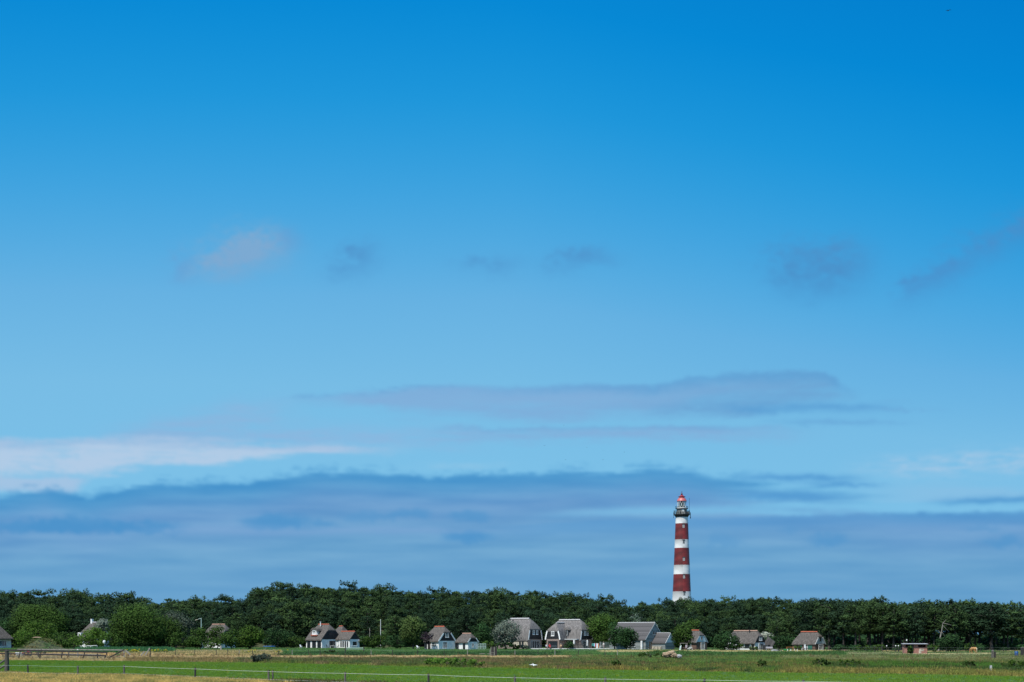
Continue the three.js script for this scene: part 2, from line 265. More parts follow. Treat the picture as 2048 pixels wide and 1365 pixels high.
// ---------------------------------------------------------------- grass as real tufts
function tuftGeo(seed, n, h, spread, wid, lean) {
  const r = rng(seed), pos = [];
  for (let i = 0; i < n; i++) {
    const a = r() * 6.283, d = Math.sqrt(r()) * spread, x = Math.cos(a) * d, z = Math.sin(a) * d, hh = h * (0.55 + 0.45 * r()), b = r() * 6.283, w = wid * (0.6 + 0.8 * r());
    const lx = x + (r() - 0.5) * lean * 2 * hh, lz = z + (r() - 0.5) * lean * 2 * hh, cx = Math.cos(b) * w / 2, cz = Math.sin(b) * w / 2;
    pos.push(x - cx, 0, z - cz, x + cx, 0, z + cz, lx, hh, lz);
    if (r() < 0.5) pos.push(x - cx, hh * 0.3, z - cz, lx + cx, hh * 0.9, lz, lx - cx * 0.4, hh * 0.95, lz + cz);
  }
  const g = new THREE.BufferGeometry(); g.setAttribute('position', new THREE.Float32BufferAttribute(pos, 3)); g.computeVertexNormals(); return g;
}
const grassMat = new THREE.MeshPhysicalMaterial({ color: 0xffffff, roughness: 0.85, side: THREE.DoubleSide, transmission: 0.4, thickness: 0, specularIntensity: 0.3 }); grassMat.name = 'grass_blades';
function scatter(name, label, geo, spots) {             // spots: [x, D, scaleXZ, scaleY, [r, g, b]]
  const im = new THREE.InstancedMesh(geo, grassMat, spots.length), m = new THREE.Matrix4(), q = new THREE.Quaternion(), up = V(0, 1, 0), c = new THREE.Color();
  spots.forEach(([x, d, s, sy, col], i) => { q.setFromAxisAngle(up, (i * 2.399) % 6.283); m.compose(V(x, groundY(x, d) - 0.01, -d), q, V(s, sy, s)); im.setMatrixAt(i, m); im.setColorAt(i, c.setRGB(...col)); });
  im.name = numbered(name); im.castShadow = im.receiveShadow = true; tag(im, label, name.split('_').pop(), null, 'stuff'); scene.add(im); return im;
}
const vary = (r, c, k = 0.25) => { const f = 1 + (r() - 0.5) * 2 * k; return [c[0] * f, c[1] * f * (1 + (r() - 0.5) * 0.12), c[2] * f]; };
const blend = (a, b, t) => a.map((x, i) => lerp(x, b[i], clamp(t)));
{
  const r = rng(71), spots = [];
  for (let i = 0; i < 64000; i++) {                    // the pasture: short even grass
    const D = 100 + 122 * Math.pow(r(), 0.8), px = -40 + r() * 2130;
    if (D > pastureFar(px) - 0.6 || D < (px < 860 ? fenceD(px) + 0.4 : 100)) continue;
    const x = (px - CX) * D / F, n = fbm(noiseA, x / 14, D / 5, 4), n2 = noiseB(x / 45, D / 16), tram = Math.abs(((D + x * 0.33) / 9) % 1) < 0.1 ? 0.85 : 1;
    spots.push([x, D, 0.8 + r() * 0.5, (0.75 + r() * 0.5) * (1 + 0.2 * n), vary(r, blend([0.155, 0.295, 0.026], [0.215, 0.34, 0.034], 0.5 + n + 0.4 * n2).map((c) => c * tram), 0.16)]);
    if (r() < 0.0025) spots.push([x, D, 0.8, 1.6, [0.5, 0.45, 0.05]]);
  }
  scatter('pasture_grass', 'short bright green grass covering the flat pasture', tuftGeo(5, 12, 0.14, 0.3, 0.05, 0.35), spots);
}
{
  const r = rng(72), dry = [], weed = [];
  for (let i = 0; i < 26000; i++) {                    // dry hay along the near side of the fence
    const px = -40 + r() * 960, D = 106 + r() * 36; if (D > fenceD(px) + 0.5 + noiseA(px / 30, 2) || D < 112 - 0) continue;
    const x = (px - CX) * D / F, n = fbm(noiseA, x / 3, D / 3, 4), gone = sstep(520, 640, px) + 0.5 * noiseB(x / 2, D / 4);
    if (gone > 0.6) continue;
    dry.push([x, D, 0.9 + r() * 0.5, 0.7 + r() * 0.6, vary(r, n > 0.22 ? [0.3, 0.3, 0.09] : blend([0.8, 0.6, 0.2], [0.42, 0.33, 0.1], 0.5 + n * 1.4), 0.3)]);
  }
  scatter('dry_grass', 'dry straw-yellow tall grass in the lower left corner before the fence', tuftGeo(6, 12, 0.42, 0.26, 0.035, 0.35), dry);
  for (let i = 0; i < 5200; i++) {                     // brown weeds standing along the fence
    const px = 20 + r() * 1240, D = fenceD(px) + (r() - 0.35) * 3.2, x = (px - CX) * D / F, n = noiseA(x / 2.4, 7) + 0.5 * noiseB(x / 0.8, 3);
    const need = px < 560 ? 0.05 : px < 860 ? -0.25 : 0.25; if (n < need) continue;
    weed.push([x, D, 0.7 + r() * 0.6, (0.45 + r() * 0.6) * (px > 560 ? 1 : 0.75), vary(r, r() < 0.5 ? [0.2, 0.15, 0.06] : [0.12, 0.15, 0.035], 0.3)]);
  }
  scatter('fence_weeds', 'brown and green weeds growing along the wire fence', tuftGeo(7, 11, 0.55, 0.22, 0.045, 0.45), weed);
}
{
  const r = rng(73), tall = [], low = [];
  const colourAt = (px, D, x, e) => {                  // e: metres behind the pasture's far edge
    const n = fbm(noiseA, x / 6, D / 9, 4), n2 = noiseB(x / 18, D / 20);
    let c = px < 470 ? blend(px < 250 ? [0.42, 0.29, 0.13] : [0.22, 0.145, 0.06], [0.14, 0.135, 0.04], 0.25 + n) : px < 900 ? blend([0.12, 0.1, 0.038], [0.085, 0.11, 0.026], 0.55 + n + 0.3 * n2) : px < 1300 ? blend([0.15, 0.11, 0.042], [0.085, 0.125, 0.025], 0.45 + n * 1.4 + 0.35 * n2) : blend([0.155, 0.13, 0.035], [0.07, 0.135, 0.02], 0.5 + n * 1.8 - 0.3 * n2);
    const front = 1 - sstep(0.4, 6, e), back = sstep(pastureBack(px) - 34, pastureBack(px) - 12, D);
    if (px > 430) c = blend(c, [0.16, 0.19, 0.026], front * (px < 1300 ? 0.75 : 0.45));
    else c = blend(c, [0.2, 0.2, 0.06], front * 0.5);
    if (px > 560) c = blend(c, [0.3, 0.24, 0.1], front * 0.0);
    if (px < 1180) c = blend(c, [0.42, 0.3, 0.14], back * (0.85 + n)); else c = blend(c, [0.09, 0.15, 0.03], back * 0.8 * sstep(-0.2, 0.2, n2 + 0.2));
    if (px > 1650) c = blend(c, [0.05, 0.085, 0.018], 0.75 * sstep(0.0, 0.4, n + 0.15) * sstep(8, 40, e));
    const p2 = fbm(noiseC, x / 10, D / 22, 3), p3 = noiseA(x / 4.5, D / 9);
    if (px > 1560) { const m = sstep(11, 20, e + 6 * p3) * sstep(60, 44, e); c = blend(c, [0.2, 0.165, 0.042], (1 - m) * 0.6 * sstep(30, 12, e)); c = blend(c, p2 > 0 ? [0.055, 0.125, 0.016] : [0.032, 0.068, 0.014], m * 0.9 * sstep(1560, 1700, px)); c = blend(c, [0.19, 0.19, 0.085], sstep(52, 78, e) * (0.55 + p2)); }
    else if (px > 1140) { c = blend(c, [0.19, 0.15, 0.035], sstep(9, 1, e) * (0.5 + p2)); c = blend(c, [0.1, 0.165, 0.04], sstep(30, 50, e) * (0.5 + 1.2 * p2)); c = blend(c, [0.03, 0.06, 0.018], 0.8 * sstep(0.3, 0.55, p3)); }
    else if (px > 470) { c = blend(c, [0.05, 0.09, 0.025], 0.7 * sstep(0.15, 0.5, p3)); c = blend(c, [0.18, 0.12, 0.06], 0.7 * sstep(0.1, 0.4, p2)); if (back > 0.3) c = blend(c, [0.48, 0.34, 0.16], back * 0.6); }
    return c.map((k) => k * 1.75);
  };
  for (let i = 0; i < 76000; i++) {
    const px = -40 + r() * 2130, D = 128 + r() * 172, far = pastureFar(px), e = D - far; if (e < 0.2 || D > pastureBack(px)) continue;
    const x = (px - CX) * D / F, n = noiseB(x / 9, D / 7), h = 0.38 + 0.34 * r() + 0.22 * n;
    const back = sstep(pastureBack(px) - 58, pastureBack(px) - 26, D);
    tall.push([x, D, 0.9 + r() * 0.6, h * (1 - (px < 1160 ? 0.72 : 0.4) * back) * sstep(-0.5, 2.5, e) * lerp(0.35, 1, sstep(200, 330, px)), vary(r, colourAt(px, D, x, e), 0.24)]);
    if (r() < 0.03) tall.push([x, D, 0.5, h * 1.5, vary(r, [0.2, 0.13, 0.06], 0.3)]);
  }
  scatter('verge_grass', 'tall brown and olive grass of the rough verge behind the pasture', tuftGeo(8, 13, 0.85, 0.42, 0.06, 0.35), tall);
  for (let i = 0; i < 52000; i++) {                    // meadow between the verge and the cottages
    const px = -40 + r() * 2130, D = 262 + r() * 150; if (D < pastureBack(px) - 4 || (px > 1700 && D > 345)) continue;
    const x = (px - CX) * D / F, n = fbm(noiseA, x / 12, D / 10, 4), n2 = noiseC(x / 30, D / 14);
    let c = blend([0.05, 0.13, 0.036], [0.085, 0.15, 0.035], 0.5 + n), h = 0.2;
    if (D < 300 && px < 1120) { c = blend(c, [0.03, 0.075, 0.026], 0.5 + n * 2); h = 0.42 + 0.3 * n; }
    if (px < 560 && D < 345) { if (px > 150 && px < 345 && D > 300) { c = [0.045, 0.13, 0.045]; h = 1.1; } else if (px < 230 && D < 285) { c = [0.45, 0.3, 0.14]; h = 0.45; } else if (D < 330 && px > 240) { c = blend([0.4, 0.29, 0.14], [0.2, 0.2, 0.06], 0.4 + n); h = 0.5; } }
    if (px > 1200 && D > 300) { const k = sstep(300, 316, D - n * 8) * sstep(352, 342, D); c = blend(c, [0.42, 0.35, 0.17], k * 0.85); h = lerp(h, 0.25, k); }
    if (px > 1300 && D <= 300) { c = blend(c, [0.05, 0.1, 0.025], 0.6 + n * 2); h = 0.5 + 0.4 * n2; }
    if (px > 1690) { const k = sstep(258, 276, D) * sstep(296, 282, D); c = blend(c, [0.46, 0.4, 0.22], k * 0.9 * (0.8 + n)); h = lerp(h, 0.2, k); }
    if (D > 285 && D < 342 && Math.abs(x + 108) < 7) { c = blend([0.06, 0.13, 0.035], [0.16, 0.12, 0.05], 0.4 + n * 1.5); h = 0.4; }
    low.push([x, D, 1 + r() * 0.8, h * (0.7 + r() * 0.6), vary(r, c.map((k) => k * 1.6), 0.2)]);
  }
  scatter('meadow_grass', 'green and straw-coloured meadow grass before the cottages', tuftGeo(9, 12, 0.9, 0.5, 0.09, 0.3), low);
}
function pastureBack(px) { return px < 1150 ? 268 + 8 * noiseC(px / 90, 1) : 262 + 6 * noiseC(px / 90, 4); }

// ---------------------------------------------------------------- trees and bushes
class Leaves {
  constructor(seed) { this.r = rng(seed); this.pos = []; this.col = []; }
  clump(x, y, z, rx, ry, rz, n, size, tint = 1, up = 0.35) {
    const r = this.r;
    for (let i = 0; i < n; i++) {
      const u = r() * 2 - 1, a = r() * 6.283, q = Math.sqrt(1 - u * u), k = 0.55 + 0.5 * Math.sqrt(r());
      const dx = q * Math.cos(a), dy = u, dz = q * Math.sin(a), px = x + dx * rx * k, py = y + dy * ry * k, pz = z + dz * rz * k;
      let nx = dx + (r() - 0.5) * 1.3, ny = dy + up + (r() - 0.5) * 1.3, nz = dz + (r() - 0.5) * 1.3; const l = Math.hypot(nx, ny, nz) || 1; nx /= l; ny /= l; nz /= l;
      let tx = r() - 0.5, ty = r() - 0.5, tz = r() - 0.5; const d = tx * nx + ty * ny + tz * nz; tx -= d * nx; ty -= d * ny; tz -= d * nz; const tl = Math.hypot(tx, ty, tz) || 1; tx /= tl; ty /= tl; tz /= tl;
      const bx = ny * tz - nz * ty, by = nz * tx - nx * tz, bz = nx * ty - ny * tx, s = size * (0.6 + 0.8 * r()), w = s * 0.62;
      this.pos.push(px - tx * s, py - ty * s, pz - tz * s, px + bx * w, py + by * w, pz + bz * w, px + tx * s, py + ty * s, pz + tz * s, px + tx * s, py + ty * s, pz + tz * s, px - bx * w, py - by * w, pz - bz * w, px - tx * s, py - ty * s, pz - tz * s);
      const f = tint * (0.82 + 0.36 * r()); for (let j = 0; j < 6; j++) this.col.push(f, f, f);
    }
    return this;
  }
  geo() { const g = new THREE.BufferGeometry(); g.setAttribute('position', new THREE.Float32BufferAttribute(this.pos, 3)); g.setAttribute('color', new THREE.Float32BufferAttribute(this.col, 3)); g.computeVertexNormals(); return g; }
}
function trunkGeo(seed, h, r0, r1, limbs, bend = 0.4) {
  const r = rng(seed), c = new THREE.CatmullRomCurve3([V(0, -0.3, 0), V((r() - 0.5) * bend, h * 0.35, (r() - 0.5) * bend), V((r() - 0.5) * bend, h * 0.7, (r() - 0.5) * bend), V(0, h, 0)]);
  const g = new THREE.TubeGeometry(c, 8, 1, 7), p = g.attributes.position;
  for (let i = 0; i <= 8; i++) { const t = i / 8, ctr = c.getPointAt(t), rad = lerp(r0, r1, t) * (1 + 0.5 * Math.exp(-t * 14)); for (let j = 0; j <= 7; j++) { const k = i * 8 + j; p.setXYZ(k, ctr.x + (p.getX(k) - ctr.x) * rad, ctr.y + (p.getY(k) - ctr.y) * rad, ctr.z + (p.getZ(k) - ctr.z) * rad); } }
  g.computeVertexNormals();
  return [g, ...limbs.map(([y, len, rise, a]) => bar([0, y, 0], [Math.cos(a) * len, y + rise, Math.sin(a) * len], r0 * 0.38, r0 * 0.12, 5))];
}
function pineProto(seed, { h = 12, R0 = 3.2, base = 0.25, thin = 1, flat = 0 }) {          // crown starts at base * h
  const r = rng(seed), L = new Leaves(seed + 5), limbs = [], mx = (r() - 0.5) * 0.8, mz = (r() - 0.5) * 0.8;
  for (let y = base * h; y < h * 0.95; y += 0.7 + 0.7 * r()) {
    const t = (y - base * h) / (h * (1 - base)), rad = R0 * (flat ? 0.6 + 0.55 * Math.sin(Math.PI * Math.min(1, t * 0.8 + 0.2)) : Math.pow(1 - t, 0.5) * (0.7 + 0.5 * r()) + 0.45) * Math.min(1, 0.6 + t * 3);
    const n = Math.max(3, Math.round((4 + 2.4 * (1 - t)) * thin)), a0 = r() * 6.283;
    for (let k = 0; k < n; k++) {
      const a = a0 + k * 6.283 / n + (r() - 0.5) * 0.9, q = rad * (0.6 + 0.55 * r()), rise = -0.25 + 0.95 * r() * (0.6 + t), big = 0.55 + 0.7 * r(), tint = 0.72 + 0.65 * r() * r();
      if (q > 1.6) L.clump(Math.cos(a) * q * 0.45 + mx * t, y + rise * 0.4, Math.sin(a) * q * 0.45 + mz * t, 0.85, 0.28, 0.85, 22, 0.26, tint * 0.85, 0.9);
      L.clump(Math.cos(a) * q + mx * t, y + rise, Math.sin(a) * q + mz * t, big, big * (0.48 + 0.3 * r()), big, Math.round(62 * big * big) + 10, 0.21, tint, 0.8);
      for (let j = 0; j < 3; j++) if (t > 0.3 && r() < 0.55) L.clump(Math.cos(a) * q + mx * t + (r() - 0.5) * big, y + rise + big * 0.45 + 0.15, Math.sin(a) * q + mz * t + (r() - 0.5) * big, 0.17, 0.42, 0.17, 9, 0.17, tint * 1.1, 0.6);
      if (k < 2) limbs.push([y, q * 0.85, rise, a]);
    }
  }
  for (let k = 0; k < 6; k++) { const a = r() * 6.283, q = 1.3 * Math.sqrt(r()); L.clump(Math.cos(a) * q + mx, h - 0.2 - q * 0.55 * r(), Math.sin(a) * q + mz, 0.5, 0.42, 0.5, 24, 0.22, 0.8 + 0.4 * r(), 0.7); }
  if (r() < 0.6) L.clump(mx, h + 0.25, mz, 0.3, 0.5, 0.3, 16, 0.2, 1, 0.8);
  return { crown: L.geo(), trunk: mergeGeometries(trunkGeo(seed, h * 0.97, 0.2 + h * 0.006, 0.05, limbs, 0.7).map(plain)) };
}
const pines = [pineProto(101, { R0: 3.3, base: 0.1 }), pineProto(102, { R0: 2.9, base: 0.16 }), pineProto(103, { R0: 3.5, base: 0.16, flat: 1 }), pineProto(104, { R0: 3.0, base: 0.2, thin: 0.9 }), pineProto(105, { R0: 3.6, base: 0.1 }), pineProto(106, { R0: 2.9, base: 0.22, flat: 1 }), pineProto(107, { R0: 3.3, base: 0.12, flat: 1 }), pineProto(108, { R0: 2.6, base: 0.14 })];
const tallPines = [pineProto(111, { R0: 2.9, base: 0.44, flat: 1 }), pineProto(112, { R0: 2.6, base: 0.4 }), pineProto(113, { R0: 3.1, base: 0.47, flat: 1, thin: 0.85 }), pineProto(114, { R0: 2.8, base: 0.36, flat: 1 })];
const skyline = table([[-300, 1182], [0, 1180], [30, 1181], [90, 1186], [160, 1178], [200, 1187], [270, 1190], [310, 1199], [370, 1192], [420, 1195], [480, 1194], [505, 1181], [530, 1169], [590, 1163], [640, 1168], [700, 1168], [760, 1171], [810, 1178], [870, 1178], [960, 1177], [1050, 1180], [1110, 1185], [1180, 1188], [1220, 1197], [1262, 1204], [1290, 1201], [1350, 1197], [1440, 1194], [1500, 1191], [1540, 1195], [1590, 1197], [1640, 1202], [1700, 1199], [1730, 1196], [1790, 1202], [1860, 1201], [1950, 1198], [2000, 1201], [2048, 1202], [2300, 1200]]);
const pineMats = [M.pine_needles, M.pine_needles_blue, M.pine_needles, M.pine_needles_light, M.pine_needles_blue];
const woodLabel = (px) => px < 490 ? ['dark bluish green pine of the low wood on the left behind the bushes', 'pines of the low wood at the left'] : px < 1240 ? ['dark green pine of the dense wood on the rise behind the thatched houses', 'pines on the rise behind the thatched houses'] : ['dark green pine of the wood right of and below the lighthouse', 'pines of the wood below the lighthouse'];
let firstPine = null;
function addPine(px, D, py, kinds, i, label, group, r, hMin = 6, wide = 1) {
  const [x, y, z] = at(px, D), h = Math.max(hMin, P(px, py, D)[1] - y), pr = kinds[i % kinds.length], s = h / 12.7;
  const t = thing('pine_tree', label, 'pine tree', [x, y, z], r() * 6.283, group);
  mesh('trunk', pr.trunk, M.bark, t); mesh('crown', pr.crown, pineMats[Math.floor(r() * 5)], t);
  const w = clamp(s, 0.8, 1.15) * (0.9 + 0.35 * r()) * wide; t.scale.set(w, s, w); return t;
}
{
  const r = rng(200); let i = 0;
  const rows = [[412, 58], [422, 44], [433, 32], [445, 21], [457, 11], [470, 3], [482, 0]];
  rows.forEach(([D, drop], k) => {
    const lim = k < 2 ? 1650 : 1800, step = (k < 5 ? 7.0 : 6.2) * F / D;
    for (let px = -40 + (k % 2) * step / 2; px < lim; px += step) {
      const q = px + (r() - 0.5) * step * 0.7, py = skyline(q) + drop * clamp((1320 - skyline(q)) / 150, 0.55, 1) + (r() - 0.5) * 10 + (r() < 0.1 ? -2.5 : 0) + (k > 4 ? 2 : 0);
      const [label, group] = woodLabel(q); addPine(q, D + (r() - 0.5) * 6, py, pines, Math.floor(r() * 8), label, group, r);
    }
  });
  const lab = 'tall pine with a bare trunk at the edge of the thin wood at the right', grp = 'tall pines of the thin wood at the right';
  [[334, 9, 4.6], [344, 6, 4.6], [354, 3, 4.2], [366, 0, 4.2]].forEach(([D, drop, gap], k) => {
    const step = gap * F / D;
    for (let px = 1668 + (2 - k) * 24; px < 2100; px += step) { const q = px + (r() - 0.5) * step * 0.8; addPine(q, D + (r() - 0.5) * 7, skyline(q) + drop * (0.5 + r()) + (r() - 0.5) * 12, tallPines, Math.floor(r() * 4), lab, grp, r, 6, 1.12); }
  });
  // what fills the wood behind and between the trees one can tell apart
  const fill = [], c = new THREE.Color(), m = new THREE.Matrix4(), qn = new THREE.Quaternion(), up = V(0, 1, 0);
  for (let k = 0; k < 300; k++) { const D = 416 + r() * 92, px = -60 + r() * 1780, [x, y, z] = at(px, D), top = P(px, skyline(px) + 6 + (D < 470 ? (470 - D) * 0.7 : 0) + r() * 6, D)[1], s = Math.max(5, top - y) / 12.7; m.compose(V(x, y, z), qn.setFromAxisAngle(up, r() * 6.283), V(clamp(s, 0.7, 1.1), s, clamp(s, 0.7, 1.1))); fill.push(m.clone()); }
  const im = new THREE.InstancedMesh(pines[4].crown, M.pine_needles_blue, fill.length); fill.forEach((f, k) => im.setMatrixAt(k, f)); im.name = numbered('pine_wood'); im.castShadow = im.receiveShadow = true; scene.add(tag(im, 'depth of the dark pine wood behind its front trees', 'pine wood', null, 'stuff'));  // darker needle colour stands in for shade in the gaps
  const bushG = new Leaves(301); for (let k = 0; k < 14; k++) { const a = bushG.r() * 6.283, d = bushG.r() * 1.2; bushG.clump(Math.cos(a) * d, 0.5 + bushG.r() * 1.1, Math.sin(a) * d, 0.7, 0.6, 0.7, 34, 0.2, 0.7 + 0.6 * bushG.r()); }
  const us = []; for (let k = 0; k < 420; k++) { const right = r() < 0.42, px = right ? 1670 + r() * 400 : -40 + r() * 1800, D = right ? 326 + r() * 62 : 412 + r() * 20, [x, y, z] = at(px, D), s = right ? (D < 345 ? 0.45 + r() * 0.4 : D > 372 ? 1.5 + r() * 0.6 : 0.5 + r() * 0.5) : 0.9 + r() * 0.9; m.compose(V(x, y - 0.1, z), qn.setFromAxisAngle(up, r() * 6.283), V(s * 1.3, s, s * 1.3)); us.push(m.clone()); }
  const iu = new THREE.InstancedMesh(bushG.geo(), M.leaves_dark, us.length); us.forEach((f, k) => { iu.setMatrixAt(k, f); iu.setColorAt(k, c.setRGB(...vary(r, [0.85, 0.9, 0.95], 0.35))); }); iu.name = numbered('undergrowth'); iu.castShadow = iu.receiveShadow = true; scene.add(tag(iu, 'dark low undergrowth along the foot of the wood', 'undergrowth', null, 'stuff'));
}
let treeSeed = 400;
function broad(name, label, category, px, D, topPy, widthPx, material, o = {}) {
  const sd = treeSeed++, r = rng(sd * 7 + 3), [x, y, z] = at(px, D), H = P(px, topPy, D)[1] - y, W = widthPx * 1.14 * D / F, low = o.low ?? 0.16, L = new Leaves(sd * 13 + 1);
  const cy = H * (low + (1 - low) * 0.5), ry = H * (1 - low) * 0.5, lobes = Math.round((o.lobes ?? 12 + W * H * 0.3) * 1.15), leaf = o.leaf ?? 0.22, lr = o.lobe ?? Math.min(W, H) * 0.22;
  for (let k = 0; k < lobes; k++) {
    const u = Math.max(-0.95, r() * 2 - 1), a = r() * 6.283, q = Math.sqrt(1 - u * u), f = 0.5 + 0.42 * r(), rr = lr * (0.6 + 0.7 * r());
    const ex = Math.max(0.1, W / 2 - rr * 0.6), ez = Math.max(0.1, Math.min(W, 7) / 2 - rr * 0.5), ey = Math.max(0.1, ry - rr * 0.6);
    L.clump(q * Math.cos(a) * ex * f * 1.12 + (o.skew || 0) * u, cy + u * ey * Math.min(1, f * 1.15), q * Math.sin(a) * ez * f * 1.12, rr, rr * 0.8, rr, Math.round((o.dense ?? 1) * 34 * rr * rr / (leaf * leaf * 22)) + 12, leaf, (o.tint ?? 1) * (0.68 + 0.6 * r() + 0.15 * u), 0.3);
  }
  const t = thing(name, label, category, [x, y, z], 0, o.group);
  const limbs = []; for (let k = 0; k < 6; k++) limbs.push([H * (0.2 + 0.35 * r()), W * 0.34 * (0.6 + r() * 0.5), H * 0.22, r() * 6.283]);
  mesh('trunk', trunkGeo(sd, H * 0.72, o.trunk ?? clamp(H * 0.024, 0.05, 0.3), 0.04, limbs, 0.5), M.bark, t);
  mesh('crown', L.geo(), material, t);
  return t;
}
// ---------------------------------------------------------------- houses
// A thatched roof as a thick shell: heights follow the slope's profile, clipped by the (half) hips at its ends.
function roofShape({ L, W, he, hr, ov = 0.32, og = 0.1, t = 0.3, prof, left, right }) {
  const zo = W / 2 + ov, E = L / 2 + og, pf = prof ? table(prof) : (u) => 1 - u;
  const hip = (x) => { let h = 99; for (const [s, d] of [[-1, left], [1, right]]) if (d) { const k = clamp((E - s * x) / d.run, 0, 3); h = Math.min(h, d.hh + (hr - d.hh) * (d.round ? (k < 1 ? 1 - Math.pow(1 - k, 1.6) : 3) : k)); } return h; };
  const H = (x, z) => Math.min(he + (hr - he) * clamp(pf(clamp(Math.abs(z) / zo))), hip(x));
  return { zo, E, H, t, he, hr };
}
function roofGeo(rs, uvRot = 0) {
  const { zo, E, H, t } = rs, nx = 44, nz = 40, xs = [], zs = [];
  for (let i = 0; i <= nx; i++) xs.push(-E + 2 * E * i / nx); for (let i = 0; i <= nz; i++) zs.push(-zo + 2 * zo * i / nz);
  const pos = [], uv = [], idx = [];
  const grid = (dy, flip) => { const o = pos.length / 3; for (const z of zs) for (const x of xs) { pos.push(x, H(x, z) + dy, z); uv.push(x * 1, Math.abs(z) * 1.5); } for (let j = 0; j < nz; j++) for (let i = 0; i < nx; i++) { const a = o + j * (nx + 1) + i, b = a + nx + 1; flip ? idx.push(a, a + 1, b, b, a + 1, b + 1) : idx.push(a, b, a + 1, b, b + 1, a + 1); } };
  grid(0, false); grid(-t, true);
  const side = (pts) => { const o = pos.length / 3; pts.forEach(([x, z], i) => { const y = H(x, z); pos.push(x, y, z, x, y - t, z); uv.push(i * 0.1, 0, i * 0.1, t); }); for (let i = 0; i + 1 < pts.length; i++) { const a = o + i * 2; idx.push(a, a + 1, a + 2, a + 2, a + 1, a + 3); } };
  side(xs.map((x) => [x, zo])); side(xs.map((x) => [-x, -zo])); side(zs.map((z) => [E, -z])); side(zs.map((z) => [-E, z]));
  const g = new THREE.BufferGeometry(); g.setAttribute('position', new THREE.Float32BufferAttribute(pos, 3)); g.setAttribute('uv', new THREE.Float32BufferAttribute(uv, 2)); g.setIndex(idx); g.computeVertexNormals(); return g;
}
function gablePoly(rs, W, hw, xEnd, inset = 0.04) {      // outline of a gable above the wall, under the roof
  const pts = [[-W / 2, hw]], n = 24; pts.push([W / 2, hw]);
  for (let i = n; i >= 0; i--) { const z = -W / 2 + W * i / n, y = rs.H(xEnd, z) - rs.t * 0.8 - inset; if (y > hw + 0.02) pts.push([z, y]); }
  return pts;
}
function ridgeGeos(len, x0, y, z0 = 0, r = 0.2, along = 'x') {
  const out = [], n = Math.max(2, Math.round(len / 0.45));
  for (let i = 0; i < n; i++) { const g = new THREE.CylinderGeometry(r * (1 + (i % 2) * 0.08), r * (1 + (i % 2) * 0.08), len / n * 1.02, 8, 1, false, -Math.PI / 2, Math.PI); g.rotateX(-Math.PI / 2).rotateY(Math.PI / 2); g.translate(x0 - len / 2 + (i + 0.5) * len / n, y, z0); out.push(g); }
  if (along === 'z') out.forEach((g) => g.rotateY(Math.PI / 2));
  return out;
}
function windowOn(parent, w, h, x, y, z, ry, o = {}) {   // frame with mullions > pane > (sill)
  const f = o.f ?? 0.11, mu = o.m ?? 0.08, gs = [box(w, f, 0.1, 0, h / 2 - f / 2), box(w, f, 0.1, 0, -h / 2 + f / 2), box(f, h - 2 * f, 0.1, -w / 2 + f / 2), box(f, h - 2 * f, 0.1, w / 2 - f / 2)];
  for (let i = 1; i < (o.nx ?? 2); i++) gs.push(box(mu, h - 2 * f, 0.07, -w / 2 + w * i / (o.nx ?? 2), 0, 0));
  for (let i = 1; i < (o.ny ?? 1); i++) gs.push(box(w - 2 * f, mu, 0.06, 0, -h / 2 + h * i / (o.ny ?? 1), 0));
  const m = mesh(o.name ?? 'window', gs, o.mat ?? M.white_paint, parent); m.position.set(x, y, z); m.rotation.y = ry; m.translateZ(0.05);
  mesh('pane', box(w - 1.4 * f, h - 1.4 * f, 0.03, 0, 0, -0.02), o.glass ?? M.glass_dark, m);
  if (o.sill !== false && !o.door) mesh('sill', box(w + 0.16, 0.09, 0.16, 0, -h / 2 - 0.046, 0.03), o.sillMat ?? o.mat ?? M.white_paint, m);
  if (o.door) mesh('handle', box(0.05, 0.16, 0.06, w * 0.2, -0.05, 0.06), M.metal_grey, m);
  return m;
}
const FRONT = 0, RIGHT = Math.PI / 2;
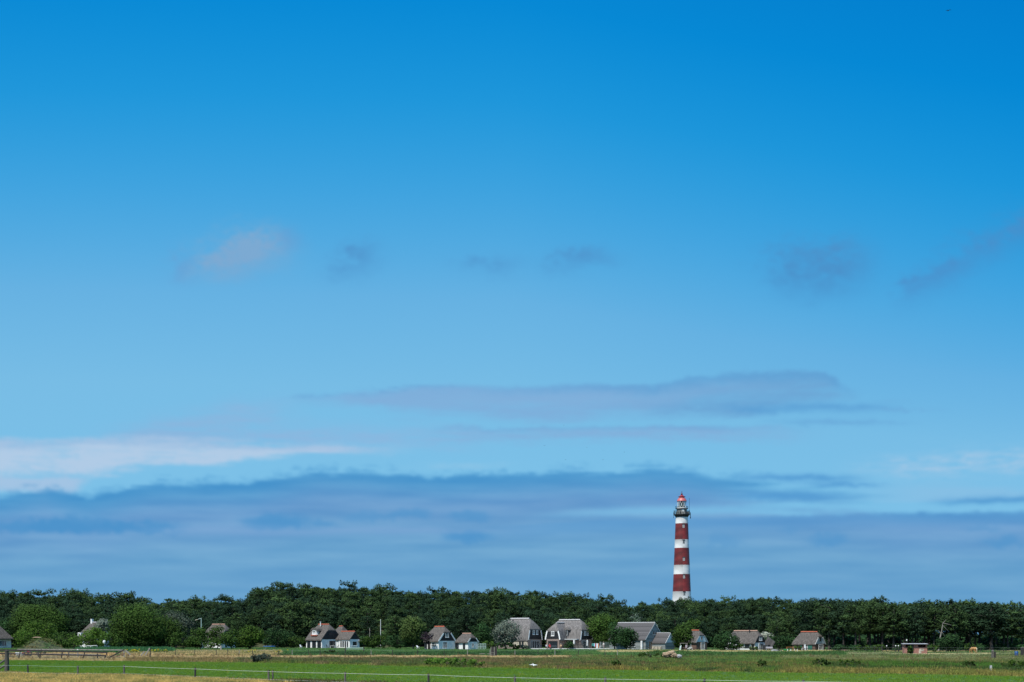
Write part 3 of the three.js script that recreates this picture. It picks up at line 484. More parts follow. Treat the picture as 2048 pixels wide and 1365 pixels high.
// One wing: wall, gables, roof with ridge. Local +z is the long front, +x the right gable.
function wing(t, o) {
  const rs = roofShape(o), { L, W, hw = o.he } = o, tw = 0.22, ox = o.x || 0, oz = o.z || 0;
  const w = new THREE.Group(); let par = t;
  const place = (m) => { m.position.set(ox, 0, oz); if (o.turn) m.rotation.y = o.turn; return m; };
  const hwall = Math.min(rs.H(0, W / 2) - rs.t, o.he + 0.1);
  place(mesh('wall', [box(L, hwall, tw, 0, hwall / 2, W / 2 - tw / 2), box(L, hwall, tw, 0, hwall / 2, -W / 2 + tw / 2), box(tw, hwall, W - 2 * tw, L / 2 - tw / 2, hwall / 2, 0), box(tw, hwall, W - 2 * tw, -L / 2 + tw / 2, hwall / 2, 0)], o.wall, par));
  const gy = hwall + 0.0;
  for (const [s, mt] of [[1, o.gable], [-1, o.gableLeft ?? o.gable]]) {
    const pts = gablePoly(rs, W - 0.02, gy, s * L / 2); if (pts.length < 4) continue;
    const g = extrude(pts, 0.18); g.rotateY(s * Math.PI / 2); g.translate(s * (L / 2 - 0.15), 0, 0); place(mesh('gable', g, mt, par));
  }
  const roof = place(mesh('roof', roofGeo(rs), o.roof, par));
  const xl = o.left ? -rs.E + o.left.run : -rs.E, xr = o.right ? rs.E - o.right.run : rs.E;
  if (o.ridge) mesh('ridge', ridgeGeos(xr - xl, (xl + xr) / 2, rs.hr - 0.05, 0, o.ridgeR ?? 0.2), o.ridge, roof);
  if (o.verge) for (const s of [-1, 1]) {                // boards along the edges of the right-hand gable
    const A = [], B = [], n = 16; for (let i = 0; i <= n; i++) { const z = s * lerp(rs.zo, 0, i / n), y = rs.H(rs.E, z); if (i && Math.abs(y - rs.H(rs.E, 0)) < 0.001 && o.right) { break; } const e = 0.06, sl = (rs.H(rs.E, z - s * e) - y) / e, nl = Math.hypot(1, sl), bw = rs.t * 0.7 + (o.vergeW ?? 0.12); A.push([z, y - 0.02]); B.unshift([z - s * bw * Math.max(0, sl) / nl, y - bw / nl - 0.05]); }
    const gg = extrude([...A, ...B].map(([z, y]) => [-z, y]), 0.06); gg.rotateY(Math.PI / 2).translate(rs.E + 0.003, 0, 0); place(mesh('verge_board', gg, o.verge, par));
  }
  return { rs, roof, L, W, hwall, put: (m) => m };
}
const house = (name, label, px, D, yaw, category = 'house') => thing(name, label, category, at(px, D), R(yaw));

// the cottage cut off by the left edge of the frame
{
  const t = house('thatched_cottage', 'grey thatched cottage cut off by the left edge, pale window under its eaves', -14, 400, -38);
  wing(t, { L: 7.6, W: 6.4, he: 2.7, hr: 7.2, wall: M.white_wall, gable: M.white_wall, roof: M.thatch_grey_brown, ridge: M.ridge_tiles_red, left: { hh: 3.2, run: 2.9 }, right: { hh: 2.75, run: 3.2 }, og: 0.9 });
  windowOn(t, 2.2, 1.6, 3.8, 1.35, -0.6, RIGHT, { nx: 3, glass: M.glass_blue }); windowOn(t, 1.6, 1.6, 3.8, 1.35, 1.7, RIGHT, { nx: 2, glass: M.glass_blue }); windowOn(t, 1.5, 1.4, 1.6, 1.4, 3.2, FRONT);
}
// cottage deep in the bushes, with a white chimney
{
  const t = house('thatched_cottage', 'thatched cottage with a pale chimney almost hidden by green bushes', 186, 400, -36);
  const w = wing(t, { L: 7.2, W: 6.2, he: 2.6, hr: 7.3, wall: M.white_wall, gable: M.black_boards, roof: M.thatch_grey_brown, ridge: M.ridge_grey, left: { hh: 3.4, run: 2.6 }, right: { hh: 5.2, run: 1.3 }, verge: M.white_paint });
  mesh('chimney', [box(0.6, 1.5, 0.5, -0.6, 7.4, 0), box(0.7, 0.14, 0.6, -0.6, 8.18, 0)], M.white_wall, w.roof);
  windowOn(t, 1.0, 1.1, 3.6, 3.5, 0.2, RIGHT); windowOn(t, 1.6, 1.3, -1.6, 1.3, 3.1, FRONT); windowOn(t, 1.8, 1.4, 3.6, 1.3, 0.5, RIGHT, { nx: 3 });
  const d = mesh('dormer', [box(1.3, 0.9, 1.2, -2.4, 3.95, 2.35)], M.white_wall, t); windowOn(t, 0.9, 0.6, -2.4, 4.0, 2.95, FRONT, { sill: false });
}
// cottage with a salmon ridge behind the bushes
{
  const t = house('thatched_cottage', 'thatched cottage with a pale red ridge behind leafy trees, lamp post at its left', 437, 402, -33);
  wing(t, { L: 7.2, W: 6.0, he: 2.5, hr: 6.75, wall: M.white_wall, gable: M.black_boards, roof: M.thatch_grey_brown, ridge: M.ridge_tiles_pale, left: { hh: 4.9, run: 1.2 }, right: { hh: 5.0, run: 1.2 }, verge: M.white_paint });
  windowOn(t, 1.5, 1.7, 3.6, 1.3, 0.6, RIGHT, { glass: M.glass_blue }); windowOn(t, 1.5, 1.7, 3.6, 1.3, -1.5, RIGHT, { glass: M.glass_blue }); windowOn(t, 2.0, 1.4, -0.5, 1.4, 3.0, FRONT, { nx: 3 });
}
// the red-ridged house with its dormer and annex
{
  const D = 402, t = house('thatched_house', 'white thatched house with red ridges, a dormer and a black gable above its garden door', 647, D, -42);
  const w = wing(t, { L: 6.8, W: 7.1, he: 2.45, hr: 6.75, wall: M.white_wall, gable: M.black_boards, roof: M.thatch_grey_brown, ridge: M.ridge_tiles_red, left: { hh: 4.6, run: 1.3 }, right: { hh: 5.15, run: 1.1 } });
  mesh('chimney', [bar([-0.3, 6.2, 0.9], [-0.3, 7.4, 0.9], 0.14), bar([-0.3, 7.4, 0.9], [-0.3, 7.5, 0.9], 0.22)], M.white_paint, w.roof);
  // dormer in the front slope: white cheeks, window, thatch hood, red tiles below
  const dm = mesh('dormer', extrude([[-1.05, 3.75], [1.05, 3.75], [0.75, 5.15], [-0.75, 5.15]], 1.6), M.white_wall, t); dm.position.set(-0.35, 0, 1.55);
  mesh('dormer_roof', extrude([[-1.5, 4.85], [-0.85, 5.15], [0.85, 5.15], [1.5, 4.85], [1.3, 5.35], [0.6, 5.75], [-0.6, 5.75], [-1.3, 5.35]], 2.1), M.thatch_grey_brown, dm).position.set(0, 0, -0.35);
  mesh('apron_tiles', box(2.5, 0.32, 0.4, 0, 3.6, 1.6, 0, 0, 0.5), M.ridge_tiles_red, dm);
  const dw = windowOn(t, 1.3, 0.62, -0.35, 4.68, 3.15, FRONT, { nx: 3, sill: false });
  // garden front: posts, dark openings and pale panels
  windowOn(t, 1.3, 2.0, -2.2, 1.05, 3.55, FRONT, { nx: 2, sill: false, f: 0.06, m: 0.05, mat: M.dark_paint }); windowOn(t, 1.6, 2.0, 0.1, 1.05, 3.55, FRONT, { nx: 2, sill: false, f: 0.06, mat: M.dark_paint }); windowOn(t, 1.5, 2.0, 2.3, 1.05, 3.55, FRONT, { nx: 2, sill: false, f: 0.06, mat: M.dark_paint });
  windowOn(t, 2.1, 2.1, 3.4, 1.07, -0.25, RIGHT, { nx: 3, door: true, name: 'garden_door', f: 0.08, mat: M.dark_paint }); windowOn(t, 1.3, 0.9, 3.4, 4.15, 0.1, RIGHT, { nx: 2, mat: M.dark_paint, sill: false });
  // rear wing
  wing(t, { L: 4.2, W: 6.6, x: 2.2, z: -5.0, he: 2.5, hr: 6.25, wall: M.white_wall, gable: M.black_boards, roof: M.thatch_grey_brown, ridge: M.ridge_tiles_red, left: { hh: 4.6, run: 1.0 }, right: { hh: 2.9, run: 1.9 } });
  // low annex with its own black gable
  const ax = 6.35, az = -3.6;
  wing(t, { L: 5.4, W: 3.6, x: ax, z: az, he: 2.5, hr: 4.75, ov: 0.25, og: 0.2, t: 0.22, wall: M.white_wall, gable: M.black_boards, roof: M.thatch_grey_brown, ridge: M.ridge_tiles_red });
  windowOn(t, 3.7, 2.15, ax + 0.45, 1.15, az + 1.8, FRONT, { nx: 4, sill: false, f: 0.2, m: 0.24 });
  windowOn(t, 1.9, 1.35, ax + 2.7, 1.35, az, RIGHT, { nx: 1, f: 0.16 });
  mesh('porch_roof', box(1.0, 0.1, 1.3, ax + 3.1, 2.1, az - 1.9, 0, 0.15), M.pale_wood, t);
}
// white cottage with black gable and its outbuilding
{
  const t = house('thatched_cottage', 'small white thatched cottage with black gable, red ridge and white barge boards', 879.5, 367, -43);
  const w = wing(t, { L: 5.3, W: 5.9, he: 2.2, hr: 5.95, wall: M.white_wall, gable: M.black_boards, roof: M.thatch_grey_brown, ridge: M.ridge_tiles_red, left: { hh: 4.4, run: 0.95 }, right: { hh: 4.5, run: 0.95 }, verge: M.white_paint });
  windowOn(t, 1.15, 1.15, 2.65, 3.75, 0, RIGHT, { nx: 2, ny: 2 }); windowOn(t, 1.5, 1.7, 2.65, 1.2, 0.75, RIGHT, { nx: 3, ny: 2 }); windowOn(t, 1.8, 1.25, 0.9, 1.25, 2.95, FRONT, { nx: 3, ny: 2 });
  windowOn(t, 0.95, 2.0, -0.85, 1.0, 2.95, FRONT, { nx: 1, door: true, name: 'door', mat: M.brown_wood }); windowOn(t, 0.9, 1.5, -2.1, 1.1, 2.95, FRONT, { nx: 1, mat: M.dark_paint });
  const dm = mesh('dormer', box(1.2, 0.7, 1.1, -1.2, 3.45, 1.85), M.white_wall, t); mesh('dormer_roof', extrude([[-1.0, 3.75], [1.0, 3.75], [0.5, 4.3], [-0.5, 4.3]], 1.7), M.thatch_grey_brown, dm).position.set(-1.2, 0, 0.85);
  const o = house('outbuilding', 'little white thatched outbuilding with black gable right of the white cottage', 934, 367, -44, 'outbuilding');
  wing(o, { L: 4.4, W: 3.5, he: 1.95, hr: 4.15, ov: 0.35, og: 0.1, t: 0.26, wall: M.white_wall, gable: M.black_boards, roof: M.thatch_grey_brown, ridge: M.ridge_tiles_pale, left: { hh: 3.0, run: 0.7 }, right: { hh: 3.1, run: 0.7 }, verge: M.white_paint, vergeW: 0.05 });
  windowOn(o, 0.55, 1.0, 2.2, 1.15, 0.1, RIGHT, { nx: 1, f: 0.06 }); windowOn(o, 0.8, 1.6, 0.75, 0.8, 1.75, FRONT, { nx: 1, door: true, name: 'door', mat: M.dark_paint, f: 0.08 }); windowOn(o, 0.9, 1.7, -1.7, 0.85, 1.75, FRONT, { nx: 1, door: true, name: 'door', mat: M.dark_paint, f: 0.08 });
}
const bell = [[0, 1], [0.35, 0.8], [0.62, 0.635], [0.78, 0.5], [0.9, 0.27], [1, 0]];
// the two large thatched houses
{
  const t = house('thatched_house', 'large grey thatched house behind the silver-leaved tree, black gable with two windows', 1040, 379, -38);
  wing(t, { L: 10.0, W: 6.0, he: 2.55, hr: 8.1, hw: 2.6, ov: 0.2, og: 0.14, t: 0.35, prof: bell, wall: M.grey_brick, gable: M.black_boards, roof: M.thatch_smooth_grey, ridge: M.ridge_grey, ridgeR: 0.26, left: { hh: 5.3, run: 2.0, round: true }, right: { hh: 5.35, run: 2.0, round: true }, verge: M.white_paint, vergeW: 0.1 });
  for (const u of [-0.85, 0.65]) windowOn(t, 0.85, 1.15, 5.0, 4.45, u, RIGHT, { nx: 2, f: 0.12 });
  windowOn(t, 3.9, 2.2, 5.0, 1.15, -0.1, RIGHT, { nx: 5, f: 0.12, m: 0.12, sill: false, mat: M.grey_paint, name: 'garden_door', door: true });
  mesh('plinth', box(6.4, 1.3, 0.06, 1.6, 1.3, 3.03), M.cream_wall, t); windowOn(t, 0.6, 1.0, 2.4, 1.6, 3.06, FRONT, { nx: 1, mat: M.dark_paint }); windowOn(t, 0.6, 1.0, 3.3, 1.6, 3.06, FRONT, { nx: 1, mat: M.dark_paint });
}
{
  const t = house('thatched_house', 'large grey thatched double house with dark carport and two black gables', 1141, 379, -36);
  const w = wing(t, { L: 10.0, W: 5.8, he: 2.5, hr: 7.75, ov: 0.2, og: 0.14, t: 0.35, prof: bell, wall: M.grey_brick, gable: M.black_boards, roof: M.thatch_smooth_grey, ridge: M.ridge_grey, ridgeR: 0.26, left: { hh: 5.1, run: 1.6, round: true }, right: { hh: 5.15, run: 2.0, round: true }, verge: M.white_paint, vergeW: 0.1 });
  mesh('chimney', [box(0.35, 0.7, 0.35, 1.6, 7.9, 0)], M.dark_paint, w.roof);
  for (const u of [-0.55, 0.75]) windowOn(t, 0.8, 1.25, 5.0, 4.3, u, RIGHT, { nx: 2, f: 0.12 });
  windowOn(t, 3.1, 2.2, 5.0, 1.15, 0.5, RIGHT, { nx: 4, f: 0.12, m: 0.1, sill: false, mat: M.grey_paint, name: 'garden_door', door: true });
  // cross wing whose gable looks to the front left
  wing(t, { L: 7.4, W: 4.0, x: -1.5, z: 2.4, turn: -Math.PI / 2, he: 2.6, hr: 7.0, ov: 0.5, og: 0.12, t: 0.35, prof: bell, wall: M.grey_brick, gable: M.black_boards, roof: M.thatch_smooth_grey, ridge: M.ridge_grey, ridgeR: 0.26, right: { hh: 5.0, run: 1.9, round: true }, verge: M.white_paint, vergeW: 0.12 });
  windowOn(t, 0.95, 1.25, -1.5, 4.15, 6.13, FRONT, { nx: 2, f: 0.14 });
  windowOn(t, 3.0, 2.15, -1.5, 1.09, 6.1, FRONT, { nx: 1, f: 0.07, sill: false, mat: M.dark_paint, name: 'carport_shade_panel' });  // dark pane on a solid wall stands in for the shade inside
  // dormer between the gables and the flat canopy under it
  const dm = mesh('dormer', box(1.6, 1.9, 1.8, 0.6, 4.15, 2.0), M.dark_paint, t); mesh('dormer_roof', extrude([[-1.2, 5.05], [1.2, 5.05], [0.7, 5.75], [-0.7, 5.75]], 2.2), M.thatch_smooth_grey, dm).position.set(0.6, 0, 0.9);
  windowOn(t, 1.0, 1.35, 0.5, 4.4, 2.9, FRONT, { nx: 2, mat: M.grey_paint });
  mesh('canopy', box(4.2, 0.22, 1.5, 2.7, 2.62, 3.6), M.grey_paint, t);
  windowOn(t, 2.0, 1.7, 2.4, 1.3, 2.9, FRONT, { nx: 2, mat: M.dark_paint }); mesh('canopy_post', box(0.35, 2.5, 0.35, 3.9, 1.25, 4.1), M.white_wall, t);
}
// the grey tiled house with its annex
{
  const t = house('wooden_house', 'grey clad house with plain grey tiled roof and low annex, half behind a dark tree', 1273, 366, -42);
  wing(t, { L: 11.6, W: 7.7, he: 2.6, hr: 6.95, ov: 0.35, og: 0.12, t: 0.2, wall: M.grey_boards, gable: M.grey_boards, roof: M.roof_tiles_grey, ridge: M.ridge_grey, ridgeR: 0.16, verge: M.grey_paint, vergeW: 0.08 });
  for (const u of [-0.45, 0.45]) windowOn(t, 0.8, 0.95, 5.8, 4.3, u, RIGHT, { nx: 1, mat: M.grey_paint, f: 0.08 });
  windowOn(t, 1.5, 2.2, 5.8, 1.15, 1.9, RIGHT, { nx: 2, mat: M.grey_paint, door: true, name: 'door', glass: M.brown_wood }); windowOn(t, 1.0, 2.1, 5.8, 1.2, 0.3, RIGHT, { nx: 1, mat: M.pale_blue_boards, sill: false }); windowOn(t, 2.2, 1.4, 1.5, 1.5, 3.85, FRONT, { nx: 2, mat: M.grey_paint });
  mesh('porch_wall', box(0.5, 2.3, 0.3, 4.9, 1.15, 4.3), M.white_wall, t);
  const a = wing(t, { L: 4.6, W: 4.0, x: 7.6, z: -0.9, he: 1.75, hr: 4.3, ov: 0.25, og: 0.2, t: 0.16, wall: M.grey_boards, gable: M.pale_blue_boards, roof: M.roof_tiles_grey, ridge: M.ridge_grey, ridgeR: 0.12, verge: M.white_paint, vergeW: 0.06 });
  mesh('low_wall', box(3.0, 0.85, 0.25, 7.5, 0.43, 1.4), M.cream_wall, t);
}
// the three cottages at the right
{
  const t = house('thatched_cottage', 'small thatched cottage with pale gable above brick, behind a wooden swing', 1386, 360, -48);
  wing(t, { L: 5.8, W: 4.1, he: 1.95, hr: 4.95, ov: 0.35, og: 0.1, t: 0.25, wall: M.brown_brick, gable: M.pale_blue_boards, roof: M.thatch_grey_brown, ridge: M.ridge_tiles_red, left: { hh: 3.7, run: 0.9 }, right: { hh: 3.8, run: 0.9 }, verge: M.grey_paint, vergeW: 0.05 });
  windowOn(t, 0.7, 0.9, 2.9, 3.0, 0, RIGHT, { nx: 1, mat: M.grey_paint, f: 0.07 }); windowOn(t, 1.5, 1.7, 2.9, 1.0, -0.4, RIGHT, { nx: 4 }); windowOn(t, 1.3, 1.2, 0.6, 1.0, 2.05, FRONT, { nx: 2 });
}
{
  const t = house('thatched_cottage', 'thatched cottage with two black gables, white windows and a lean-to at its right', 1492, 352, -44);
  const w = wing(t, { L: 8.6, W: 4.3, he: 1.8, hr: 4.8, ov: 0.35, og: 0.1, t: 0.25, wall: M.white_wall, gable: M.black_boards, roof: M.thatch_grey_brown, ridge: M.ridge_tiles_pale, left: { hh: 3.5, run: 0.9 }, right: { hh: 3.5, run: 0.9 } });
  mesh('chimney', [bar([1.4, 4.4, 0.5], [1.4, 5.0, 0.5], 0.1), box(0.3, 0.12, 0.3, 1.4, 5.02, 0.5)], M.dark_paint, w.roof);
  windowOn(t, 1.2, 1.1, 4.3, 2.95, 0, RIGHT, { nx: 3, ny: 2, f: 0.1 }); windowOn(t, 2.0, 1.75, 4.3, 0.95, -0.3, RIGHT, { nx: 3, sill: false }); windowOn(t, 1.4, 1.1, 1.9, 1.1, 2.15, FRONT, { nx: 1, mat: M.dark_paint, sill: false }); windowOn(t, 1.0, 1.1, 3.6, 1.1, 2.15, FRONT, { nx: 1, mat: M.cream_wall });
  wing(t, { L: 4.6, W: 3.4, x: -2.6, z: 0.3, turn: -Math.PI / 2, he: 1.8, hr: 4.4, ov: 0.3, og: 0.1, t: 0.25, wall: M.white_wall, gable: M.black_boards, roof: M.thatch_grey_brown, right: { hh: 3.6, run: 0.7 }, verge: M.white_paint, vergeW: 0.04 });
  windowOn(t, 0.9, 0.9, -2.6, 2.75, 2.62, FRONT, { nx: 2 });
  mesh('lean_to_roof', beam([4.45, 2.35, -1.95], [6.6, 0.95, -1.95], 2.6, 0.14), M.roof_tiles_grey, t);
  mesh('lean_to', box(1.5, 1.3, 2.3, 5.2, 0.65, -1.95), M.dark_paint, t);
}
{
  const t = house('thatched_cottage', 'thatched cottage with light blue gable over dark brick and green doors', 1618, 352, -47);
  wing(t, { L: 6.7, W: 4.1, he: 1.55, hr: 4.55, ov: 0.25, og: 0.12, t: 0.25, wall: M.brown_brick, gable: M.pale_blue_boards, roof: M.thatch_grey_brown, ridge: M.ridge_tiles_red, left: { hh: 2.3, run: 1.2 }, right: { hh: 3.4, run: 0.9 }, verge: M.white_paint, vergeW: 0.03 });
  windowOn(t, 0.7, 1.05, 3.36, 2.75, 0, RIGHT, { nx: 2, mat: M.dark_paint, f: 0.07, m: 0.05, sill: false }); windowOn(t, 1.9, 1.3, 3.36, 0.85, -0.25, RIGHT, { nx: 4 });
  windowOn(t, 0.75, 1.45, 0.75, 0.75, 2.05, FRONT, { nx: 1, door: true, name: 'door' });
  for (const x of [1.55, 2.2]) mesh('door', box(0.6, 1.4, 0.1, x, 0.7, 2.12), M.green_paint, t);
  mesh('shutter', box(0.6, 1.0, 0.08, -0.8, 0.7, 2.12), M.green_paint, t);
}
// the brick field shelter
{
  const t = thing('brick_shelter', 'low red brick field shelter with flat pale roof and dark slot openings', 'shelter', at(1830, 285), R(-8));
  const b = M.red_brick;
  mesh('wall', [box(0.3, 1.95, 2.6, -2.1, 0.975, 0), box(0.3, 1.95, 2.6, 2.1, 0.975, 0), box(3.9, 1.95, 0.2, 0, 0.975, -1.2), box(0.75, 1.35, 0.22, -1.575, 0.675, 1.19), box(0.85, 1.95, 0.22, 0.05, 0.975, 1.19), box(1.475, 1.35, 0.22, 1.213, 0.675, 1.19)], b, t);
  mesh('door', box(0.82, 1.8, 0.08, -0.79, 0.9, 1.1), M.dark_paint, t);
  mesh('roof', box(4.9, 0.12, 3.2, 0, 2.02, 0.1, 0, 0, 0.03), M.ridge_grey, t); mesh('fascia', box(4.86, 0.1, 0.06, 0, 1.96, 1.74), M.dark_paint, t);
  mesh('plaster_patch', [box(0.9, 0.45, 0.012, 1.15, 0.85, 1.307), box(0.5, 0.5, 0.012, 0.85, 0.42, 1.309)], M.cream_wall, t);
}

// ---------------------------------------------------------------- the lighthouse
{
  const D = 520, s = S(D), base = at(1363.8, D), t = thing('lighthouse', 'tall red and white banded lighthouse rising above the pine wood', 'lighthouse', [base[0], 0, -D]);
  const Y = (py) => EYE + (HZ - py) / s, rad = (y) => table([[0, 4.6], [Y(1197), 3.42], [Y(1167), 3.15], [Y(1098), 2.66], [Y(1048), 2.33], [Y(1036), 2.22], [Y(1030), 2.2]])(y);
  const red = mat('lighthouse_red', 0.24, 0.028, 0.026, 0.5, { map: mottleM }), white = mat('lighthouse_white', 0.8, 0.8, 0.78, 0.55, { map: withRepeat(mottle, 0.1, 0.06) });
  const cuts = [0, Y(1216), Y(1184), Y(1149.5), Y(1131), Y(1097), Y(1080), Y(1048), Y(1031)], g0 = groundY(base[0], D) - 1;
  for (let i = 0; i + 1 < cuts.length; i++) { const a = i ? cuts[i] : g0, b = cuts[i + 1], pts = []; for (let k = 0; k <= 6; k++) { const y = lerp(a, b, k / 6); pts.push(new THREE.Vector2(rad(y), y)); } mesh('tower_band', new THREE.LatheGeometry(pts, 56), [red, white, red, white, red, white, red, white][(i + 0) % 8], t); }
  const a0 = 0.15;                                       // windows look towards the viewer, a little to the right
  for (const [py, dark] of [[1054, 0], [1085.5, 1], [1120, 0], [1155, 0], [1189, 1]]) {
    const y = Y(py), r = rad(y), w = mesh('window', [box(0.75, 0.09, 0.12, 0, 0.55, 0), box(0.75, 0.09, 0.12, 0, -0.55, 0), box(0.09, 1.01, 0.12, -0.33, 0, 0), box(0.09, 1.01, 0.12, 0.33, 0, 0), box(0.57, 0.07, 0.1, 0, 0.05, 0), box(0.07, 1.0, 0.1, 0, 0, 0)], dark ? M.grey_paint : M.grey_paint, t);
    w.position.set(Math.sin(a0) * r, y, Math.cos(a0) * r); w.rotation.y = a0;
    mesh('pane', box(0.6, 1.0, 0.08, 0, 0, 0), dark ? M.glass_dark : mat('shutter_pale', 0.33, 0.3, 0.28, 0.6), w); mesh('lintel', box(0.95, 0.3, 0.22, 0, 0.76, 0), dark ? M.dark_paint : M.dark_metal, w);
  }
  // gallery: floor on brackets, cluttered railing, murette, lantern, dome
  const gy = Y(1030.5), gr = 2.98;
  mesh('corbel', new THREE.LatheGeometry([[2.2, gy - 0.9], [2.3, gy - 0.75], [2.55, gy - 0.35], [gr, gy], [gr, gy + 0.16], [0.2, gy + 0.16]].map((p) => new THREE.Vector2(...p)), 40), M.dark_metal, t);
  const rail = []; for (let k = 0; k < 20; k++) { const a = k / 20 * 6.283, c = Math.cos(a) * (gr - 0.08), z = Math.sin(a) * (gr - 0.08); rail.push(bar([c, gy + 0.1, z], [c, gy + 1.5, z], 0.045)); }
  for (const h of [0.55, 1.0, 1.5]) { const g = new THREE.TorusGeometry(gr - 0.08, 0.045, 6, 40); g.rotateX(Math.PI / 2); rail.push(g.translate(0, gy + h, 0)); }
  mesh('railing', rail, M.dark_metal, t);
  const eq = mat('equipment_grey', 0.2, 0.21, 0.2, 0.7); { const r = rng(9); for (let k = 0; k < 9; k++) { const a = -0.3 + k * 0.36; mesh('equipment_box', box(0.35 + 0.3 * r(), 0.45 + 0.5 * r(), 0.3, Math.cos(a) * 2.45, gy + 0.62, Math.sin(a) * 2.45, Math.PI / 2 - a), k % 3 ? eq : M.dark_metal, t); } }
  const py0 = gy + 0.16, py1 = Y(1018.3);
  mesh('watch_room', new THREE.LatheGeometry([[1.85, py0], [1.85, py1 - 0.1], [2.05, py1 - 0.1], [2.05, py1 + 0.08], [0.2, py1 + 0.08]].map((p) => new THREE.Vector2(...p)), 40), eq, t);
  mesh('door', box(0.85, 1.8, 0.1, Math.sin(0.13) * 1.95, py0 + 0.9, Math.cos(0.13) * 1.9, 0.13), M.white_paint, t);
  const rail2 = []; for (let k = 0; k < 16; k++) { const a = k / 16 * 6.283; rail2.push(bar([Math.cos(a) * 2.3, py1, Math.sin(a) * 2.3], [Math.cos(a) * 2.3, py1 + 0.85, Math.sin(a) * 2.3], 0.035)); } for (const h of [0.45, 0.85]) { const g = new THREE.TorusGeometry(2.3, 0.035, 6, 36); g.rotateX(Math.PI / 2); rail2.push(g.translate(0, py1 + h, 0)); } { const g = new THREE.TorusGeometry(2.2, 0.12, 6, 36); g.rotateX(Math.PI / 2); rail2.push(g.translate(0, py1, 0)); }
  mesh('upper_railing', rail2, M.dark_metal, t);
  const ly = py1 + 0.08, lt = Y(1003.2), lr = 1.62, bars = [];
  mesh('lantern_sill', new THREE.CylinderGeometry(lr + 0.06, lr + 0.12, 0.25, 32).translate(0, ly + 0.12, 0), M.white_paint, t);
  for (let k = 0; k < 10; k++) { const a = (k + 0.3) / 10 * 6.283, b = (k + 1.3) / 10 * 6.283; bars.push(bar([Math.cos(a) * lr, ly + 0.2, Math.sin(a) * lr], [Math.cos(b) * lr, lt, Math.sin(b) * lr], 0.06), bar([Math.cos(b) * lr, ly + 0.2, Math.sin(b) * lr], [Math.cos(a) * lr, lt, Math.sin(a) * lr], 0.06)); }
  mesh('lantern_frame', bars, M.white_paint, t);
  const glass = new THREE.MeshPhysicalMaterial({ color: 0xe8f2f4, roughness: 0.02, transmission: 1, thickness: 0, ior: 1.45 }); glass.name = 'lantern_glass';
  mesh('lantern_glass', new THREE.CylinderGeometry(lr - 0.05, lr - 0.05, lt - ly - 0.25, 32, 1, true).translate(0, (lt + ly) / 2 + 0.1, 0), glass, t);
  mesh('lens', new THREE.LatheGeometry([[0.5, ly + 0.2], [0.95, ly + 0.5], [1.1, (ly + lt) / 2], [0.95, lt - 0.4], [0.5, lt - 0.1]].map((p) => new THREE.Vector2(...p)), 20), mat('lens_green', 0.07, 0.11, 0.1, 0.12), t);
  const dome = mat('dome_red', 0.5, 0.125, 0.12, 0.45);
  mesh('dome', new THREE.LatheGeometry([[lr + 0.16, lt - 0.05], [lr + 0.2, lt + 0.12], [lr + 0.02, lt + 0.4], [1.5, lt + 0.75], [1.2, lt + 1.15], [0.85, lt + 1.45], [0.8, lt + 1.5]].map((p) => new THREE.Vector2(...p)), 36), dome, t);
  mesh('dome_ring', new THREE.LatheGeometry([[0.8, lt + 1.45], [1.35, lt + 1.62], [1.38, lt + 1.7], [0.9, lt + 1.78], [0.7, lt + 1.95], [0.45, lt + 2.25], [0.3, lt + 2.3]].map((p) => new THREE.Vector2(...p)), 32), mat('ring_red', 0.28, 0.02, 0.03, 0.5), t);
  mesh('finial', [new THREE.SphereGeometry(0.36, 14, 10).translate(0, lt + 2.6, 0), bar([0, lt + 2.8, 0], [0, lt + 3.7, 0], 0.07), bar([-0.25, lt + 3.3, 0], [0.3, lt + 3.35, 0], 0.04)], mat('finial_dark', 0.1, 0.03, 0.04, 0.5), t);
  mesh('antenna', [bar([2.72, gy + 0.2, 0.5], [2.72, Y(997), 0.5], 0.05), bar([2.3, gy + 1.2, 0.4], [2.72, gy + 1.2, 0.5], 0.05)], M.dark_metal, t);
  for (const [x, yb, w] of [[-3.05, -1.1, 0.1], [3.1, -1.15, 0.2]]) mesh('hanging_aerial', [bar([x, gy + yb, 0.4], [x, gy + 0.9, 0.4], w * 0.6), bar([x * 0.9, gy + 0.4, 0.4], [x, gy + 0.4, 0.4], 0.05), new THREE.SphereGeometry(w * 1.1, 8, 6).translate(x, gy + yb, 0.4)], M.dark_metal, t);
}
// ---------------------------------------------------------------- trees and bushes one by one
const TB = 'broadleaved trees and bushes around the cottages';
broad('broadleaf_tree', 'wide dull green tree behind the brighter bush at the far left', 'tree', 75, 404, 1207, 112, M.leaves_mid, { tint: 0.72 });
broad('broadleaf_tree', 'dark green tree growing right behind the cut-off cottage at the left edge', 'tree', 26, 408, 1234, 66, M.leaves_dark);
broad('bush', 'bright green bush with light tips behind the grassy mound', 'bush', 76, 382, 1238, 78, M.leaves_bright, { low: 0.02, tint: 0.75 });
broad('bush', 'bright yellowish green bush left of the grassy mound beside the cut-off cottage', 'bush', 50, 376, 1258, 48, M.leaves_bright, { low: 0, tint: 0.8 });
broad('bush', 'dark green bush between the grassy mound and the half-hidden cottage', 'bush', 122, 380, 1260, 66, M.leaves_mid, { low: 0, tint: 0.8 });
broad('bush', 'low olive bush directly left of the half-hidden cottage with pale chimney', 'bush', 146, 376, 1274, 40, M.leaves_mid, { low: 0, tint: 0.7 });
broad('bush', 'green bush covering the front of the cottage with the pale chimney', 'bush', 190, 378, 1250, 46, M.leaves_bright, { low: 0, tint: 0.8 });
broad('bush', 'low green bush at the foot of the cottage with the pale chimney', 'bush', 176, 370, 1265, 70, M.leaves_bright, { low: 0, tint: 0.72 });
